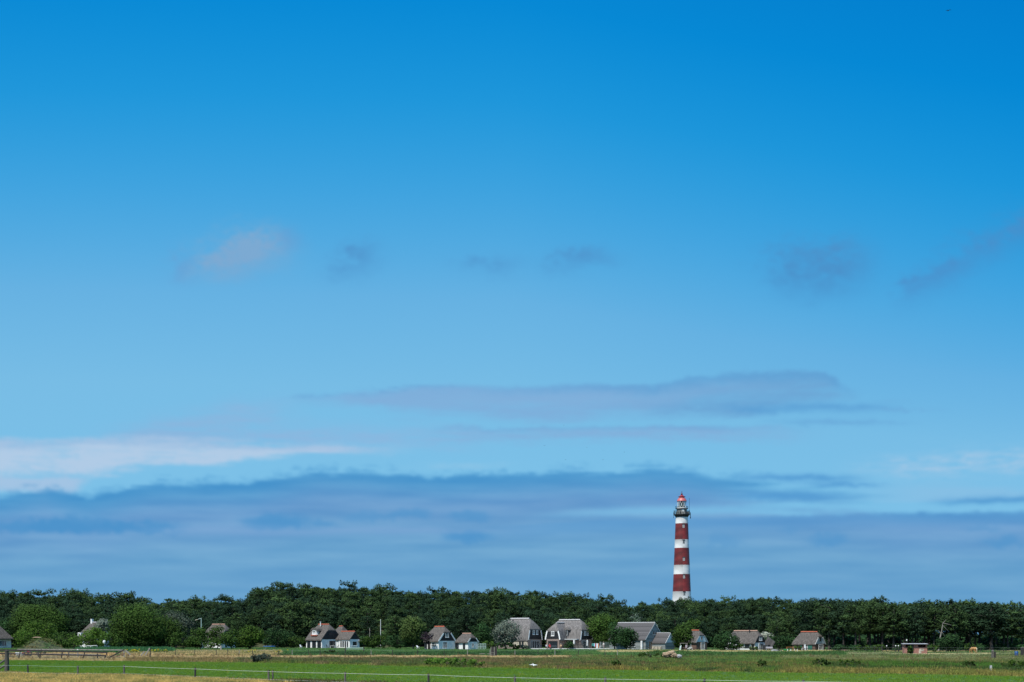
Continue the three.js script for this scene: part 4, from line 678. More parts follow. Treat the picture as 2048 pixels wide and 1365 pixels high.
broad('broadleaf_tree', 'small pale silvery green tree rising beside the pale chimney', 'tree', 206, 392, 1235, 34, M.leaves_silver, { low: 0.5, tint: 0.62 });
broad('bush', 'green bush right of the pale-chimney cottage beneath the silvery tree', 'bush', 222, 374, 1262, 44, M.leaves_mid, { low: 0, tint: 0.9 });
broad('broadleaf_tree', 'big round-crowned green tree, the broadest one right of the pale-chimney cottage', 'tree', 272, 378, 1207, 104, M.leaves_mid, { low: 0.02, tint: 0.78, lobes: 70 });
broad('broadleaf_tree', 'darker green tree leaning against the right side of the big round tree', 'tree', 326, 386, 1228, 78, M.leaves_mid, { low: 0.02, tint: 0.62 });
broad('broadleaf_tree', 'pale green bushy tree beneath the low pines left of the lamp post', 'tree', 352, 398, 1222, 60, M.leaves_grey_green, { low: 0.1, tint: 0.5 });
broad('bush', 'dark green bush left of and below the lamp post', 'bush', 366, 372, 1262, 62, M.leaves_mid, { low: 0, tint: 0.7 });
broad('bush', 'dense green bush right below the lamp post', 'bush', 400, 372, 1254, 44, M.leaves_mid, { low: 0, tint: 0.75 });
broad('broadleaf_tree', 'slender green tree standing before the roof of the salmon-ridged cottage', 'tree', 434, 376, 1249, 38, M.leaves_mid, { low: 0.05, tint: 0.68 });
broad('bush', 'low flowering bush at the foot of the salmon-ridged cottage', 'bush', 424, 368, 1274, 50, M.leaves_mid, { low: 0, tint: 0.85 });
broad('broadleaf_tree', 'leafy tree with bright yellow-green top right of the salmon-ridged cottage', 'tree', 497, 374, 1247, 64, M.leaves_bright, { low: 0.02, tint: 0.62, skew: 1.2 });
broad('bush', 'green bush between the salmon-ridged cottage and the bright-topped tree', 'bush', 463, 368, 1256, 40, M.leaves_mid, { low: 0, tint: 0.72 });
broad('bush', 'blackish green bush between the bright-topped tree and the red-ridged house', 'bush', 556, 398, 1256, 62, M.leaves_dark, { low: 0, tint: 0.85 });
broad('bush', 'dark low bush touching the left end of the red-ridged house', 'bush', 592, 396, 1270, 36, M.leaves_mid, { low: 0, tint: 0.55 });
broad('hedge', 'long dark green hedge right of the red-ridged house', 'hedge', 755, 384, 1266, 62, M.leaves_mid, { low: 0, tint: 0.62, lobes: 46 });
broad('hedge', 'second dark hedge clump between the flag pole and the yellowish tree', 'hedge', 795, 380, 1270, 60, M.leaves_dark, { low: 0, tint: 0.95, lobes: 34 });
broad('broadleaf_tree', 'tall yellowish green tree left of the small white black-gabled cottage', 'tree', 826, 378, 1225, 50, M.leaves_olive, { low: 0.04, tint: 0.95, lobes: 44 });
broad('bush', 'dark purple-leaved bush against the left roof end of the white black-gabled cottage', 'bush', 853, 362, 1263, 22, M.leaves_purple, { low: 0.25, tint: 0.8 });
broad('broadleaf_tree', 'dark green tree behind the little white outbuilding', 'tree', 964, 386, 1245, 44, M.leaves_dark, { low: 0.0, tint: 1 });
broad('bush', 'bright green bush beside the wire cage right of the outbuilding', 'bush', 976, 372, 1282, 34, M.leaves_mid, { low: 0, tint: 0.95 });
broad('silver_tree', 'silver-leaved tree standing before the large grey thatched house', 'tree', 1012, 364, 1238, 50, M.leaves_silver, { low: 0.08, tint: 0.52, lobes: 36, leaf: 0.2, skew: 0.5 });
broad('bush', 'dark bush at the foot of the silver-leaved tree', 'bush', 1012, 362, 1284, 36, M.leaves_dark, { low: 0, tint: 0.8 });
broad('bush', 'grey-green low bush before the cream wall of the large thatched house', 'bush', 1048, 366, 1290, 24, M.leaves_grey_green, { low: 0, tint: 0.7 });
broad('bush', 'dark low bush between the silver-leaved tree and the grey-green bush', 'bush', 1032, 365, 1289, 20, M.leaves_mid, { low: 0, tint: 0.6 });
broad('broadleaf_tree', 'large green tree with sunlit top between the double house and the grey tiled house', 'tree', 1206, 378, 1226, 62, M.leaves_mid, { low: 0.1, tint: 0.85, lobes: 60 });
broad('broadleaf_tree', 'olive green tree just behind the right end of the double thatched house', 'tree', 1186, 392, 1230, 40, M.leaves_olive, { low: 0.2, tint: 0.7 });
broad('broadleaf_tree', 'dark round tree standing before the grey tiled roof', 'tree', 1254, 354, 1252, 40, M.leaves_dark, { low: 0.02, tint: 0.9, lobes: 44 });
broad('broadleaf_tree', 'dark lower tree between the large sunlit tree and the dark round tree', 'tree', 1230, 362, 1242, 30, M.leaves_dark, { low: 0.02, tint: 0.95, lobes: 30 });
broad('bush', 'dark green bush between the carport and the stone planter', 'bush', 1134, 369, 1280, 30, M.leaves_dark, { low: 0, tint: 0.9 });
broad('broadleaf_tree', 'tall pale grey-green shrub behind the grey tiled roof, the left one', 'tree', 1272, 410, 1219, 26, M.leaves_grey_green, { low: 0.45, tint: 1.1, lobes: 9 });
broad('broadleaf_tree', 'pale grey-green shrub behind the right gable of the grey tiled house', 'tree', 1308, 402, 1237, 18, M.leaves_grey_green, { low: 0.5, tint: 1.2, lobes: 8 });
broad('broadleaf_tree', 'dark leafy tree between the grey annex and the small pale-gabled cottage', 'tree', 1366, 350, 1243, 40, M.leaves_mid, { low: 0.03, tint: 0.62, lobes: 52 });
broad('broadleaf_tree', 'green tree rising above the small pale-gabled cottage', 'tree', 1386, 396, 1234, 34, M.leaves_mid, { low: 0.2, tint: 0.8 });
broad('bush', 'broad blackish bush before the left gable of the double black-gabled cottage', 'bush', 1450, 338, 1263, 60, M.leaves_dark, { low: 0, tint: 0.85, lobes: 46 });
broad('bush', 'small dark bush before the front wall of the double black-gabled cottage', 'bush', 1478, 338, 1284, 26, M.leaves_mid, { low: 0, tint: 0.6 });
broad('bush', 'little green bush under the white windows of the double black-gabled cottage', 'bush', 1506, 338, 1294, 22, M.leaves_mid, { low: 0, tint: 0.7 });
broad('bush', 'broad dark bush between the lean-to and the blue-gabled cottage', 'bush', 1560, 356, 1268, 60, M.leaves_dark, { low: 0, tint: 0.95, lobes: 40 });
broad('broadleaf_tree', 'shrub with white blossom right of the double black-gabled cottage', 'tree', 1534, 368, 1263, 26, M.blossom_white, { low: 0.55, tint: 0.75, lobes: 10 });
broad('bush', 'small bush at the left corner of the blue-gabled cottage', 'bush', 1597, 342, 1291, 16, M.leaves_mid, { low: 0, tint: 0.7 });
broad('bush', 'low green bush in the gap between the brick shelter and its doorway', 'bush', 1823, 280, 1290, 15, M.leaves_mid, { low: 0, tint: 0.65 });
broad('bush', 'dark evergreen bush under the dead leaning tree', 'bush', 1898, 312, 1266, 46, M.leaves_dark, { low: 0, tint: 0.75, lobes: 34 });
broad('bush', 'round green bush behind the tan horse', 'bush', 1940, 318, 1287, 22, M.leaves_mid, { low: 0, tint: 0.62 });
broad('bush', 'mid green bush right behind the brick shelter', 'bush', 1868, 312, 1289, 26, M.leaves_mid, { low: 0, tint: 0.85 });
broad('bush', 'low green bush left of the white-capped posts', 'bush', 1742, 318, 1288, 66, M.leaves_mid, { low: 0, tint: 0.6, lobes: 24 });
// bushes out in the rough verge
broad('bush', 'grey-green shrub standing alone at the edge of the pasture', 'bush', 528, 203, 1306, 38, M.leaves_grey_green, { low: 0, tint: 0.5, leaf: 0.14, lobes: 22 });
broad('bush', 'darker half of the lone shrub, touching the pasture', 'bush', 514, 199.5, 1308, 28, M.leaves_grey_green, { low: 0, tint: 0.36, leaf: 0.14, lobes: 18 });
[[868, 176, 1315, 36], [893, 174, 1314, 44], [924, 172.5, 1315, 46], [950, 171.5, 1320, 38]].forEach(([px, D, top, w], i) => broad('bramble', ['leftmost bright green bramble of the four at the pasture edge', 'second bramble from the left at the pasture edge', 'third bramble from the left at the pasture edge', 'rightmost bright green bramble of the four at the pasture edge'][i], 'bramble', px, D, top, w, M.leaves_bright, { low: 0, tint: 1.05, leaf: 0.15, lobes: 18, group: 'brambles at the pasture edge', trunk: 0.04 }));
[[1300, 236, 1304, 46, 'dark green shrub left of the sandy rubble heap'], [1232, 166, 1320, 18, 'small dark bush in the verge below the grey tiled house'], [1524, 166, 1321, 18, 'small dark bush in the verge below the lean-to cottage'], [1640, 172, 1317, 42, 'dark green shrub in the verge below the blue-gabled cottage'], [1702, 170, 1318, 66, 'bright green shrub in the verge right of the dark one'], [1940, 166, 1322, 36, 'dark shrub in the verge below the tan horse'], [2030, 162, 1318, 46, 'green shrub in the verge near the right edge'], [660, 284, 1300, 22, 'rushy tuft of bush in the meadow before the red-ridged house']].forEach(([px, D, top, w, l], i) => broad('bush', l, 'bush', px, D, top, w, i === 4 || i === 6 ? M.leaves_bright : M.leaves_mid, { low: 0, tint: i === 4 || i === 6 ? 0.55 : 0.55, leaf: 0.15, lobes: 14, trunk: 0.04 }));
{ // dead tree
  const D = 322, t = thing('dead_tree', 'bare grey dead tree leaning right at the edge of the thin wood', 'dead tree', at(1877.5, D)), s = S(D), q = (px, py) => [(px - 1877.5) / s, EYE + (HZ - py) / s, 0];
  mesh('trunk', [bar(q(1877.5, 1303), q(1880, 1280), 0.2, 0.16), bar(q(1880, 1280), q(1884, 1263), 0.16, 0.12), bar(q(1884, 1263), q(1886.5, 1246), 0.12, 0.06)], M.bark_dead, t);
  for (const [a, b] of [[[1886, 1248], [1893, 1240]], [[1886, 1247], [1904, 1251]], [[1885.5, 1251], [1896, 1262]], [[1884, 1264], [1891, 1275]], [[1883, 1268], [1878, 1262]]]) mesh('branch', bar(q(...a), q(...b), 0.07, 0.03, 5), M.bark_dead, t);
}
// ---------------------------------------------------------------- terrace and things around the houses
tag(mesh('terrace', box(24, 0.16, 9, at(1158, 372)[0], 0.08, -374), M.pavement), 'pale stone terrace before the two large thatched houses', null, null, 'structure');
tag(mesh('terrace_kerb', box(25.4, 0.3, 0.25, at(1160, 368.4)[0], 0.15, -368.4), M.white_wall), 'low white kerb along the front edge of the terrace', null, null, 'structure');
{ const t = single('garden_wall', [box(3.2, 1.1, 0.4, 0, 0.55, 0), box(3.4, 0.1, 0.5, 0, 1.15, 0)], mat('stone_grey', 0.16, 0.14, 0.13, 0.95, { map: mottleM }), 'low dark stone planter wall before the double thatched house', 'wall', null, at(1154, 369, 0.16)); }
{ const t = thing('privacy_fence', 'garden fence with dull green and beige panels right of the washing line', 'fence', at(1223, 371.5, 0.1));
  const g = mat('panel_green', 0.07, 0.11, 0.1, 0.8, { map: boards });
  for (let k = 0; k < 3; k++) mesh('panel', box(1.2, 1.75, 0.06, -2.3 + k * 1.24, 0.95, 0), g, t);
  for (let k = 0; k < 2; k++) mesh('panel', box(0.95, 1.8, 0.06, 1.25 + k * 0.98, 0.95, 0), M.curtain_pale, t);
  for (const x of [-2.95, 0.7, 2.75]) mesh('post', box(0.12, 1.9, 0.12, x, 0.95, 0), M.grey_paint, t);
  mesh('pillar', box(0.8, 1.8, 0.3, 3.3, 0.9, 0), M.grey_brick, t); }
{ const t = thing('parasol', 'folded white parasol before the right gable of the double thatched house', 'parasol', at(1174.6, 370, 0.16)); mesh('pole', bar([0, 0, 0], [0, 2.3, 0], 0.04), M.metal_grey, t); mesh('canopy', new THREE.LatheGeometry([[0.05, 0.75], [0.2, 0.8], [0.15, 1.4], [0.17, 1.6], [0.14, 2.2], [0.03, 2.35]].map((p) => new THREE.Vector2(...p)), 12), M.white_paint, t); mesh('base', new THREE.CylinderGeometry(0.3, 0.32, 0.1, 16).translate(0, 0.05, 0), M.dark_metal, t); }
{ const t = thing('drying_rack', 'drying rack hung with colourful towels beside the double thatched house', 'drying rack', at(1190.5, 369.5, 0.16));
  mesh('frame', [bar([-0.95, 0, 0], [-0.95, 1.45, 0], 0.03), bar([0.98, 0, 0], [0.98, 1.45, 0], 0.03), bar([-0.95, 1.42, 0], [0.98, 1.42, 0], 0.025)], M.metal_grey, t);
  const cl = [['towel_teal', 0.03, 0.25, 0.22, -0.62, 0.5, 0.6], ['towel_sky', 0.35, 0.6, 0.72, -0.2, 0.34, 0.8], ['towel_red', 0.45, 0.05, 0.08, 0.1, 0.26, 1.0], ['towel_white', 0.75, 0.78, 0.8, 0.5, 0.5, 1.25], ['towel_orange', 0.6, 0.18, 0.05, 0.84, 0.16, 1.1]];
  for (const [n, r, g, b, x, w, h] of cl) { const gm = new THREE.PlaneGeometry(w, h, 6, 6), p = gm.attributes.position; for (let i = 0; i < p.count; i++) p.setZ(i, 0.04 + 0.03 * Math.sin(p.getX(i) * 14)); gm.computeVertexNormals(); mesh('towel', gm, mat(n, r, g, b, 0.9, { side: THREE.DoubleSide }), t).position.set(x, 1.4 - h / 2, 0); } }
function makeTable(name, label, pos, w, d, h, top, leg, turn = 0) { const t = thing(name, label, 'table', pos, turn); mesh('tabletop', box(w, 0.06, d, 0, h, 0), top, t); for (const a of [-1, 1]) for (const b of [-1, 1]) mesh('leg', bar([a * w * 0.44, 0, b * d * 0.42], [a * w * 0.44, h, b * d * 0.42], 0.035), leg, t); return t; }
function makeChair(label, pos, turn, m, group, lean = 0.25) { const t = thing('garden_chair', label, 'chair', pos, turn, group); mesh('seat', box(0.5, 0.05, 0.5, 0, 0.43, 0), m, t); mesh('backrest', box(0.5, 0.65, 0.05, 0, 0.76, -0.3, 0, 0, -lean), m, t); for (const a of [-1, 1]) { mesh('armrest', box(0.05, 0.04, 0.5, a * 0.27, 0.66, 0), m, t); for (const b of [-1, 1]) mesh('leg', bar([a * 0.25, 0, b * 0.24], [a * 0.23, 0.43, b * 0.22], 0.03), m, t); } return t; }
makeTable('garden_table', 'small white table beside the standing person in white', at(1203, 369.5, 0.16), 1.1, 0.8, 0.72, M.white_paint, M.white_paint);
{ const t = thing('sun_lounger', 'dark sun lounger with a white towel before the beige fence panels', 'sun lounger', at(1232.5, 368.5, 0.1)); mesh('frame', box(2.0, 0.12, 0.7, 0, 0.32, 0), M.dark_paint, t); mesh('backrest', box(0.75, 0.08, 0.7, -0.8, 0.55, 0, 0, -0.6), M.dark_paint, t); mesh('towel', box(1.0, 0.1, 0.72, -0.05, 0.44, 0.01, 0, -0.04), M.white_paint, t); for (const a of [-1, 1]) for (const b of [-1, 1]) mesh('leg', box(0.06, 0.28, 0.06, a * 0.9, 0.14, b * 0.3), M.dark_paint, t); }
makeTable('low_table', 'low pale table between the standing person and the sun lounger', at(1216, 369, 0.12), 0.9, 0.6, 0.42, M.pale_wood, M.dark_metal);
makeTable('terrace_table', 'pale blue-grey table before the carport beside the person in red', at(1108, 369, 0.16), 1.5, 0.9, 0.72, M.metal_grey, M.dark_metal);
for (const [px, l] of [[1076, 'dark garden chair before the glazed doors, the left one'], [1083, 'dark garden chair before the glazed doors, the right one']]) makeChair(l, at(px, 369, 0.16), 0.5, M.dark_paint, 'dark chairs before the glazed doors');
// the red-ridged house's garden
makeTable('garden_table', 'white round-edged table before the black-gabled garden door', at(664.5, 394), 1.3, 0.9, 0.74, M.white_paint, M.white_paint);
makeChair('white folding chair alone left of the red-ridged house', at(602, 393), 0.9, M.white_paint, null, 0.5);
makeChair('dark chair at the left of the white garden table', at(655, 394), 1.3, M.dark_paint); makeChair('dark chair at the right of the white garden table', at(674, 394), -1.2, M.dark_paint);
makeTable('garden_table', 'dark low table under the eaves of the red-ridged house', at(630, 395), 1.6, 0.8, 0.7, M.dark_paint, M.dark_paint);
makeChair('white deck chair lying back beside the yellowish tree', at(836, 371), 0.8, M.white_paint, null, 0.8);
{ const t = thing('wire_cage', 'wire mesh animal run right of the little white outbuilding', 'animal run', at(964, 366)); const f = []; for (const x of [-1.0, -0.33, 0.33, 1.0]) f.push(bar([x, 0, 0.6], [x, 1.5, 0.6], 0.04), bar([x, 0, -0.6], [x, 1.5, -0.6], 0.04)); for (const y of [0.05, 0.75, 1.5]) f.push(bar([-1, y, 0.6], [1, y, 0.6], 0.035), bar([-1, y, -0.6], [1, y, -0.6], 0.035)); for (const x of [-1, 1]) f.push(bar([x, 1.5, 0.6], [x, 1.5, -0.6], 0.035)); mesh('frame', f, M.metal_pale_green, t); const w = []; for (let k = 0; k < 14; k++) w.push(bar([-1 + k * 0.154, 0, 0.6], [-1 + k * 0.154, 1.5, 0.6], 0.012, 0.012, 4)); for (let k = 0; k < 10; k++) w.push(bar([-1, 0.1 + k * 0.15, 0.6], [1, 0.1 + k * 0.15, 0.6], 0.012, 0.012, 4)); mesh('mesh_wire', w, M.metal_pale_green, t); }
// ---------------------------------------------------------------- poles, posts, play things
{ const D = 388, b = at(402, D), t = thing('street_lamp', 'pale green lamp post with bent arm above the bushes', 'lamp post', b), top = P(402, 1237, D)[1] - b[1]; mesh('pole', [bar([0, 0, 0], [0, top * 0.6, 0], 0.15, 0.12, 10), bar([0, top * 0.6, 0], [0, top, 0], 0.12, 0.09, 10)], M.metal_pale_green, t); mesh('arm', bar([0, top - 0.05, 0], [-0.9, top - 0.35, 0.1], 0.06), M.metal_pale_green, t); mesh('lamp_head', box(0.8, 0.14, 0.28, -1.25, top - 0.45, 0.12, 0, 0.25), M.cream_wall, t); }
{ const D = 392, b = at(761, D), t = thing('flag_pole', 'white flag pole without flag behind the dark hedge', 'flag pole', b), h = P(761, 1241, D)[1] - b[1]; mesh('pole', bar([0, 0, 0], [0, h, 0], 0.09, 0.06, 10), M.white_paint, t); mesh('knob', new THREE.SphereGeometry(0.1, 10, 8).translate(0, h + 0.06, 0), M.white_paint, t); }
single('bare_trunk', trunkGeo(77, 4.2, 0.14, 0.08, [[3.2, 0.5, 0.5, 1]], 0.3), M.bark_dead, 'thin pale bare trunk under the pines left of the flag pole', 'trunk', null, at(739, 396, 1.5));
{ const t = thing('swing_set', 'wooden swing set with slide before the small pale-gabled cottage', 'swing set', at(1368, 345)); for (const x of [-0.85, 0.75]) mesh('leg_frame', [bar([x, 0, 0.6], [x, 1.75, 0], 0.05), bar([x, 0, -0.6], [x, 1.75, 0], 0.05)], M.pale_wood, t); mesh('top_beam', bar([-1.0, 1.75, 0], [0.95, 1.75, 0], 0.06), M.pale_wood, t); mesh('slide', beam([-0.75, 1.2, 0.1], [-1.1, 0.05, 1.0], 0.4, 0.05), M.metal_pale_green, t); mesh('seat', [box(0.45, 0.05, 0.2, 0.2, 0.5, 0), bar([0, 0.5, 0], [0, 1.72, 0], 0.015), bar([0.4, 0.5, 0], [0.4, 1.72, 0], 0.015)], M.dark_wood, t); mesh('tower_board', box(0.5, 0.75, 0.05, 0.6, 1.0, 0.12), mat('pale_lilac', 0.45, 0.38, 0.42, 0.8), t); }
single('garden_stool', [box(0.9, 0.08, 0.4, 0, 0.42, 0), box(0.9, 0.08, 0.06, 0, 0.62, -0.2, 0, 0.1), box(0.08, 0.42, 0.35, -0.38, 0.21, 0), box(0.08, 0.42, 0.35, 0.38, 0.21, 0)], M.white_paint, 'little white seat right of the wooden swing set', 'seat', null, at(1381.5, 344, 0.15));
{ const t = thing('garden_bench', 'long pale bench right of the lean-to cottage', 'bench', at(1539, 336, 0.1)); mesh('seat', box(1.6, 0.1, 0.5, 0, 0.42, 0.1), M.pale_wood, t); for (let k = 0; k < 2; k++) mesh('back_board', box(1.6, 0.17, 0.05, 0, 0.6 + k * 0.2, -0.16), mat('bench_lilac', 0.5, 0.47, 0.52, 0.7), t); for (const x of [-0.7, 0.7]) mesh('leg', box(0.1, 0.8, 0.5, x, 0.4, 0), M.grey_paint, t); }
{ const t = thing('upturned_boat', 'upturned grey rowing boat lying on the straw ground below the lean-to cottage', 'boat', at(1549, 322)); const g = new THREE.SphereGeometry(1, 20, 10, 0, 6.283, 0, Math.PI / 2); g.scale(0.95, 0.55, 0.5); mesh('hull', g, mat('boat_grey', 0.2, 0.21, 0.2, 0.5), t); mesh('keel', box(1.7, 0.06, 0.06, 0, 0.54, 0), M.pale_wood, t); mesh('gunwale', new THREE.TorusGeometry(1, 0.05, 6, 30).rotateX(Math.PI / 2).scale(0.96, 1, 0.52).translate(0, 0.05, 0), M.dark_paint, t); }
single('tarpaulin_heap', [new THREE.SphereGeometry(0.5, 12, 8, 0, 6.283, 0, 1.57).scale(1, 0.9, 0.8), new THREE.SphereGeometry(0.35, 12, 8, 0, 6.283, 0, 1.57).translate(0.6, 0, 0.1)], M.dark_paint, 'black tarpaulin heap right of the upturned grey boat', 'tarpaulin', null, at(1557, 323));
{ const t = thing('rowing_boat', 'small bright green boat lying left of the orange table', 'boat', at(1573, 324, 0.12)); const g = new THREE.SphereGeometry(1, 20, 10, 0, 6.283, Math.PI / 2, Math.PI / 2); g.scale(0.75, 0.42, 0.35).translate(0, 0.42, 0); mesh('hull', g, mat('boat_green', 0.04, 0.36, 0.1, 0.45, { side: THREE.DoubleSide }), t); mesh('thwart', box(0.14, 0.04, 0.6, 0.1, 0.38, 0), M.pale_wood, t); mesh('gunwale', new THREE.TorusGeometry(1, 0.05, 6, 28).rotateX(Math.PI / 2).scale(0.76, 0.8, 0.36).translate(0, 0.42, 0), M.boat_green, t); }
makeTable('garden_table', 'orange-brown wooden table behind the green boat', at(1580, 328, 0.2), 1.6, 0.8, 0.78, mat('orange_wood', 0.5, 0.24, 0.08, 0.7), M.orange_wood);
[1575.5, 1582, 1589.5, 1595].forEach((px, i) => single('white_post', bar([0, 0, 0], [0, 0.62, 0], 0.07, 0.06, 8), M.white_paint, ['white stake in the straw field, first of four from the left', 'white stake in the straw field, second of four from the left', 'white stake in the straw field, third of four from the left', 'white stake in the straw field, last of four from the left'][i], 'post', 'white stakes before the blue-gabled cottage', at(px, 321)));
makeTable('garden_table', 'little white table before the green doors of the blue-gabled cottage', at(1607, 336), 0.75, 0.6, 0.66, M.white_paint, M.white_paint);
makeChair('white high-backed chair before the green doors of the blue-gabled cottage', at(1612, 336), 0.5, M.white_paint, null, 0.1).scale.set(1, 1.45, 1);
single('sand_mound', (() => { const g = new THREE.SphereGeometry(1, 24, 10, 0, 6.283, 0, 1.57), p = g.attributes.position; for (let i = 0; i < p.count; i++) { const f = 1 + 0.15 * noiseA(p.getX(i) * 2, p.getZ(i) * 2); p.setXYZ(i, p.getX(i) * 1.7 * f, p.getY(i) * 0.55 * f, p.getZ(i) * 1.2 * f); } g.computeVertexNormals(); return g; })(), mat('reddish_earth', 0.2, 0.11, 0.08, 1, { map: soil }), 'low heap of reddish earth right of the blue-gabled cottage', 'earth heap', null, at(1690, 318, -0.05));
// rubble heap
{ const t = thing('rubble_heap', 'pale sandy boulders heaped in the rough verge', 'boulders', at(1340, 224, 0.15)); const st = mat('sandstone', 0.5, 0.36, 0.23, 0.95, { map: mottleM }); [[-0.55, 0.55, 0, 0.55], [0.15, 0.75, -0.1, 0.62], [0.6, 0.5, 0.1, 0.5], [1.35, 0.35, 0.15, 0.42]].forEach(([x, y, z, q], i) => { const g = new THREE.IcosahedronGeometry(q, 3), p = g.attributes.position; for (let k = 0; k < p.count; k++) { const f = 1 + 0.28 * noiseA(p.getX(k) * 2.2 + i * 5, p.getY(k) * 2.2 + p.getZ(k)); p.setXYZ(k, p.getX(k) * f * 1.15, p.getY(k) * f * 0.8, p.getZ(k) * f); } g.computeVertexNormals(); mesh('boulder', g, i === 3 ? M.ridge_grey : st, t).position.set(x, y, z); }); }
single('fallen_pole', bar([0, 0.1, 0], [-1.3, 1.15, 0], 0.05, 0.04), M.pale_wood, 'thin pale pole leaning among the shrubs left of the sandy boulders', 'pole', null, at(1302, 240));
// dark twin boards and pale planks in the meadow
{ const D = 253, t = thing('wooden_screen', 'two dark upright board panels with pale posts standing in the meadow', 'screen', at(987.5, D)); for (const [x, w] of [[-0.22, 0.5], [0.36, 0.42]]) mesh('panel', box(w, 1.55, 0.06, x, 0.95, 0), M.dark_wood, t); for (const x of [-0.5, 0.1]) mesh('post', box(0.09, 1.75, 0.09, x, 0.86, 0.03), M.pale_wood, t); for (const y of [0.4, 0.7]) mesh('crossbar', box(0.55, 0.05, 0.03, -0.22, y, 0.05), M.pale_wood, t); }
[[964.5, 1.0, 1308.5], [977, 0.35, 1308.5], [963, 0.75, 1313.5], [977, 0.3, 1313]].forEach(([px, w, py], i) => { const D = 255; single('pale_plank', box(w, 0.09, 0.4), M.pale_wood, ['long pale plank left of the dark screen, upper', 'short pale plank touching the dark screen, upper', 'long pale plank left of the dark screen, lower', 'short pale plank touching the dark screen, lower'][i], 'plank', 'pale planks stacked beside the dark screen', P(px, py, D)); });
{ const D = 318, t = thing('field_gate', 'low pale green two-rail barrier standing in the meadow below the red-ridged house', 'barrier', at(709, D)); for (const x of [-2.05, 2.05]) mesh('post', box(0.2, 1.25, 0.2, x, 0.62, 0), M.dark_wood, t); for (const y of [0.68, 0.95]) mesh('rail', box(3.9, 0.09, 0.06, 0, y, 0.02), M.metal_pale_green, t); }
// trampoline edge
{ const t = thing('trampoline', 'round blue-rimmed trampoline half hidden in the green meadow', 'trampoline', at(538, 352)); mesh('rim', new THREE.TorusGeometry(1.4, 0.13, 8, 40).rotateX(Math.PI / 2).scale(1, 0.6, 1).translate(0, 0.95, 0), mat('blue_pad', 0.03, 0.13, 0.36, 0.6), t); mesh('bed', new THREE.CylinderGeometry(1.3, 1.3, 0.03, 36).translate(0, 0.95, 0), M.dark_paint, t); for (let k = 0; k < 6; k++) mesh('leg', bar([Math.cos(k * 1.047) * 1.35, 0, Math.sin(k * 1.047) * 1.35], [Math.cos(k * 1.047) * 1.35, 0.92, Math.sin(k * 1.047) * 1.35], 0.03), M.metal_grey, t); }
{ const t = thing('greenhouse_frame', 'low white bar frame in the green crop below the pale-chimney cottage', 'frame', at(183.5, 330, 0.2)); mesh('bar', [bar([-1.2, 1.1, 0], [1.2, 1.1, 0], 0.06), bar([-1.2, 1.1, 0], [-1.3, 0.75, 0], 0.06)], M.white_paint, t); for (const x of [-1.25, 0, 1.2]) mesh('post', bar([x, 0, 0], [x, 1.08, 0], 0.04), M.metal_pale_green, t); }
single('white_stone', (() => { const g = new THREE.IcosahedronGeometry(0.45, 3), p = g.attributes.position; for (let k = 0; k < p.count; k++) { const f = 1 + 0.25 * noiseA(p.getX(k) * 3, p.getY(k) * 3 + p.getZ(k)); p.setXYZ(k, p.getX(k) * f * 0.8, p.getY(k) * f, p.getZ(k) * f * 0.7); } g.computeVertexNormals(); return g; })(), M.white_wall, 'pale blue-white covered heap in the bushes right of the pale-chimney cottage', 'heap', null, P(208, 1285, 366));
single('stone_post', box(0.34, 1.15, 0.3, 0, 0.57, 0), M.pale_wood, 'pale thick post standing before the salmon-ridged cottage', 'post', null, at(441.5, 338, 0.1));
// yellow ragwort by the broken fence
for (const [px, D, n, l] of [[262, 285, 26, 'yellow-flowered weeds right of the broken wooden fence'], [318, 290, 24, 'yellow-flowered weeds below the big round tree'], [497, 280, 12, 'yellow-flowered weeds left of the lone grey-green shrub'], [560, 282, 8, 'yellow-flowered weeds right of the lone grey-green shrub']]) { const L = new Leaves(900 + px); for (let k = 0; k < n; k++) L.clump((L.r() - 0.5) * 3.4, 0.55 + 0.4 * L.r(), (L.r() - 0.5) * 1.5, 0.16, 0.1, 0.16, 12, 0.07, 1, 0.9); const t = thing('ragwort', l, 'wildflowers', at(px, D), 0, 'yellow wildflowers in the rough meadow'); mesh('flowers', L.geo(), M.ragwort_yellow ?? leafM('ragwort_yellow', 0.55, 0.46, 0.03), t); const st = new Leaves(950 + px); for (let k = 0; k < n; k++) st.clump((st.r() - 0.5) * 3.4, 0.35, (st.r() - 0.5) * 1.5, 0.2, 0.35, 0.2, 12, 0.1, 0.9, 0.2); mesh('stems', st.geo(), M.leaves_mid, t); }
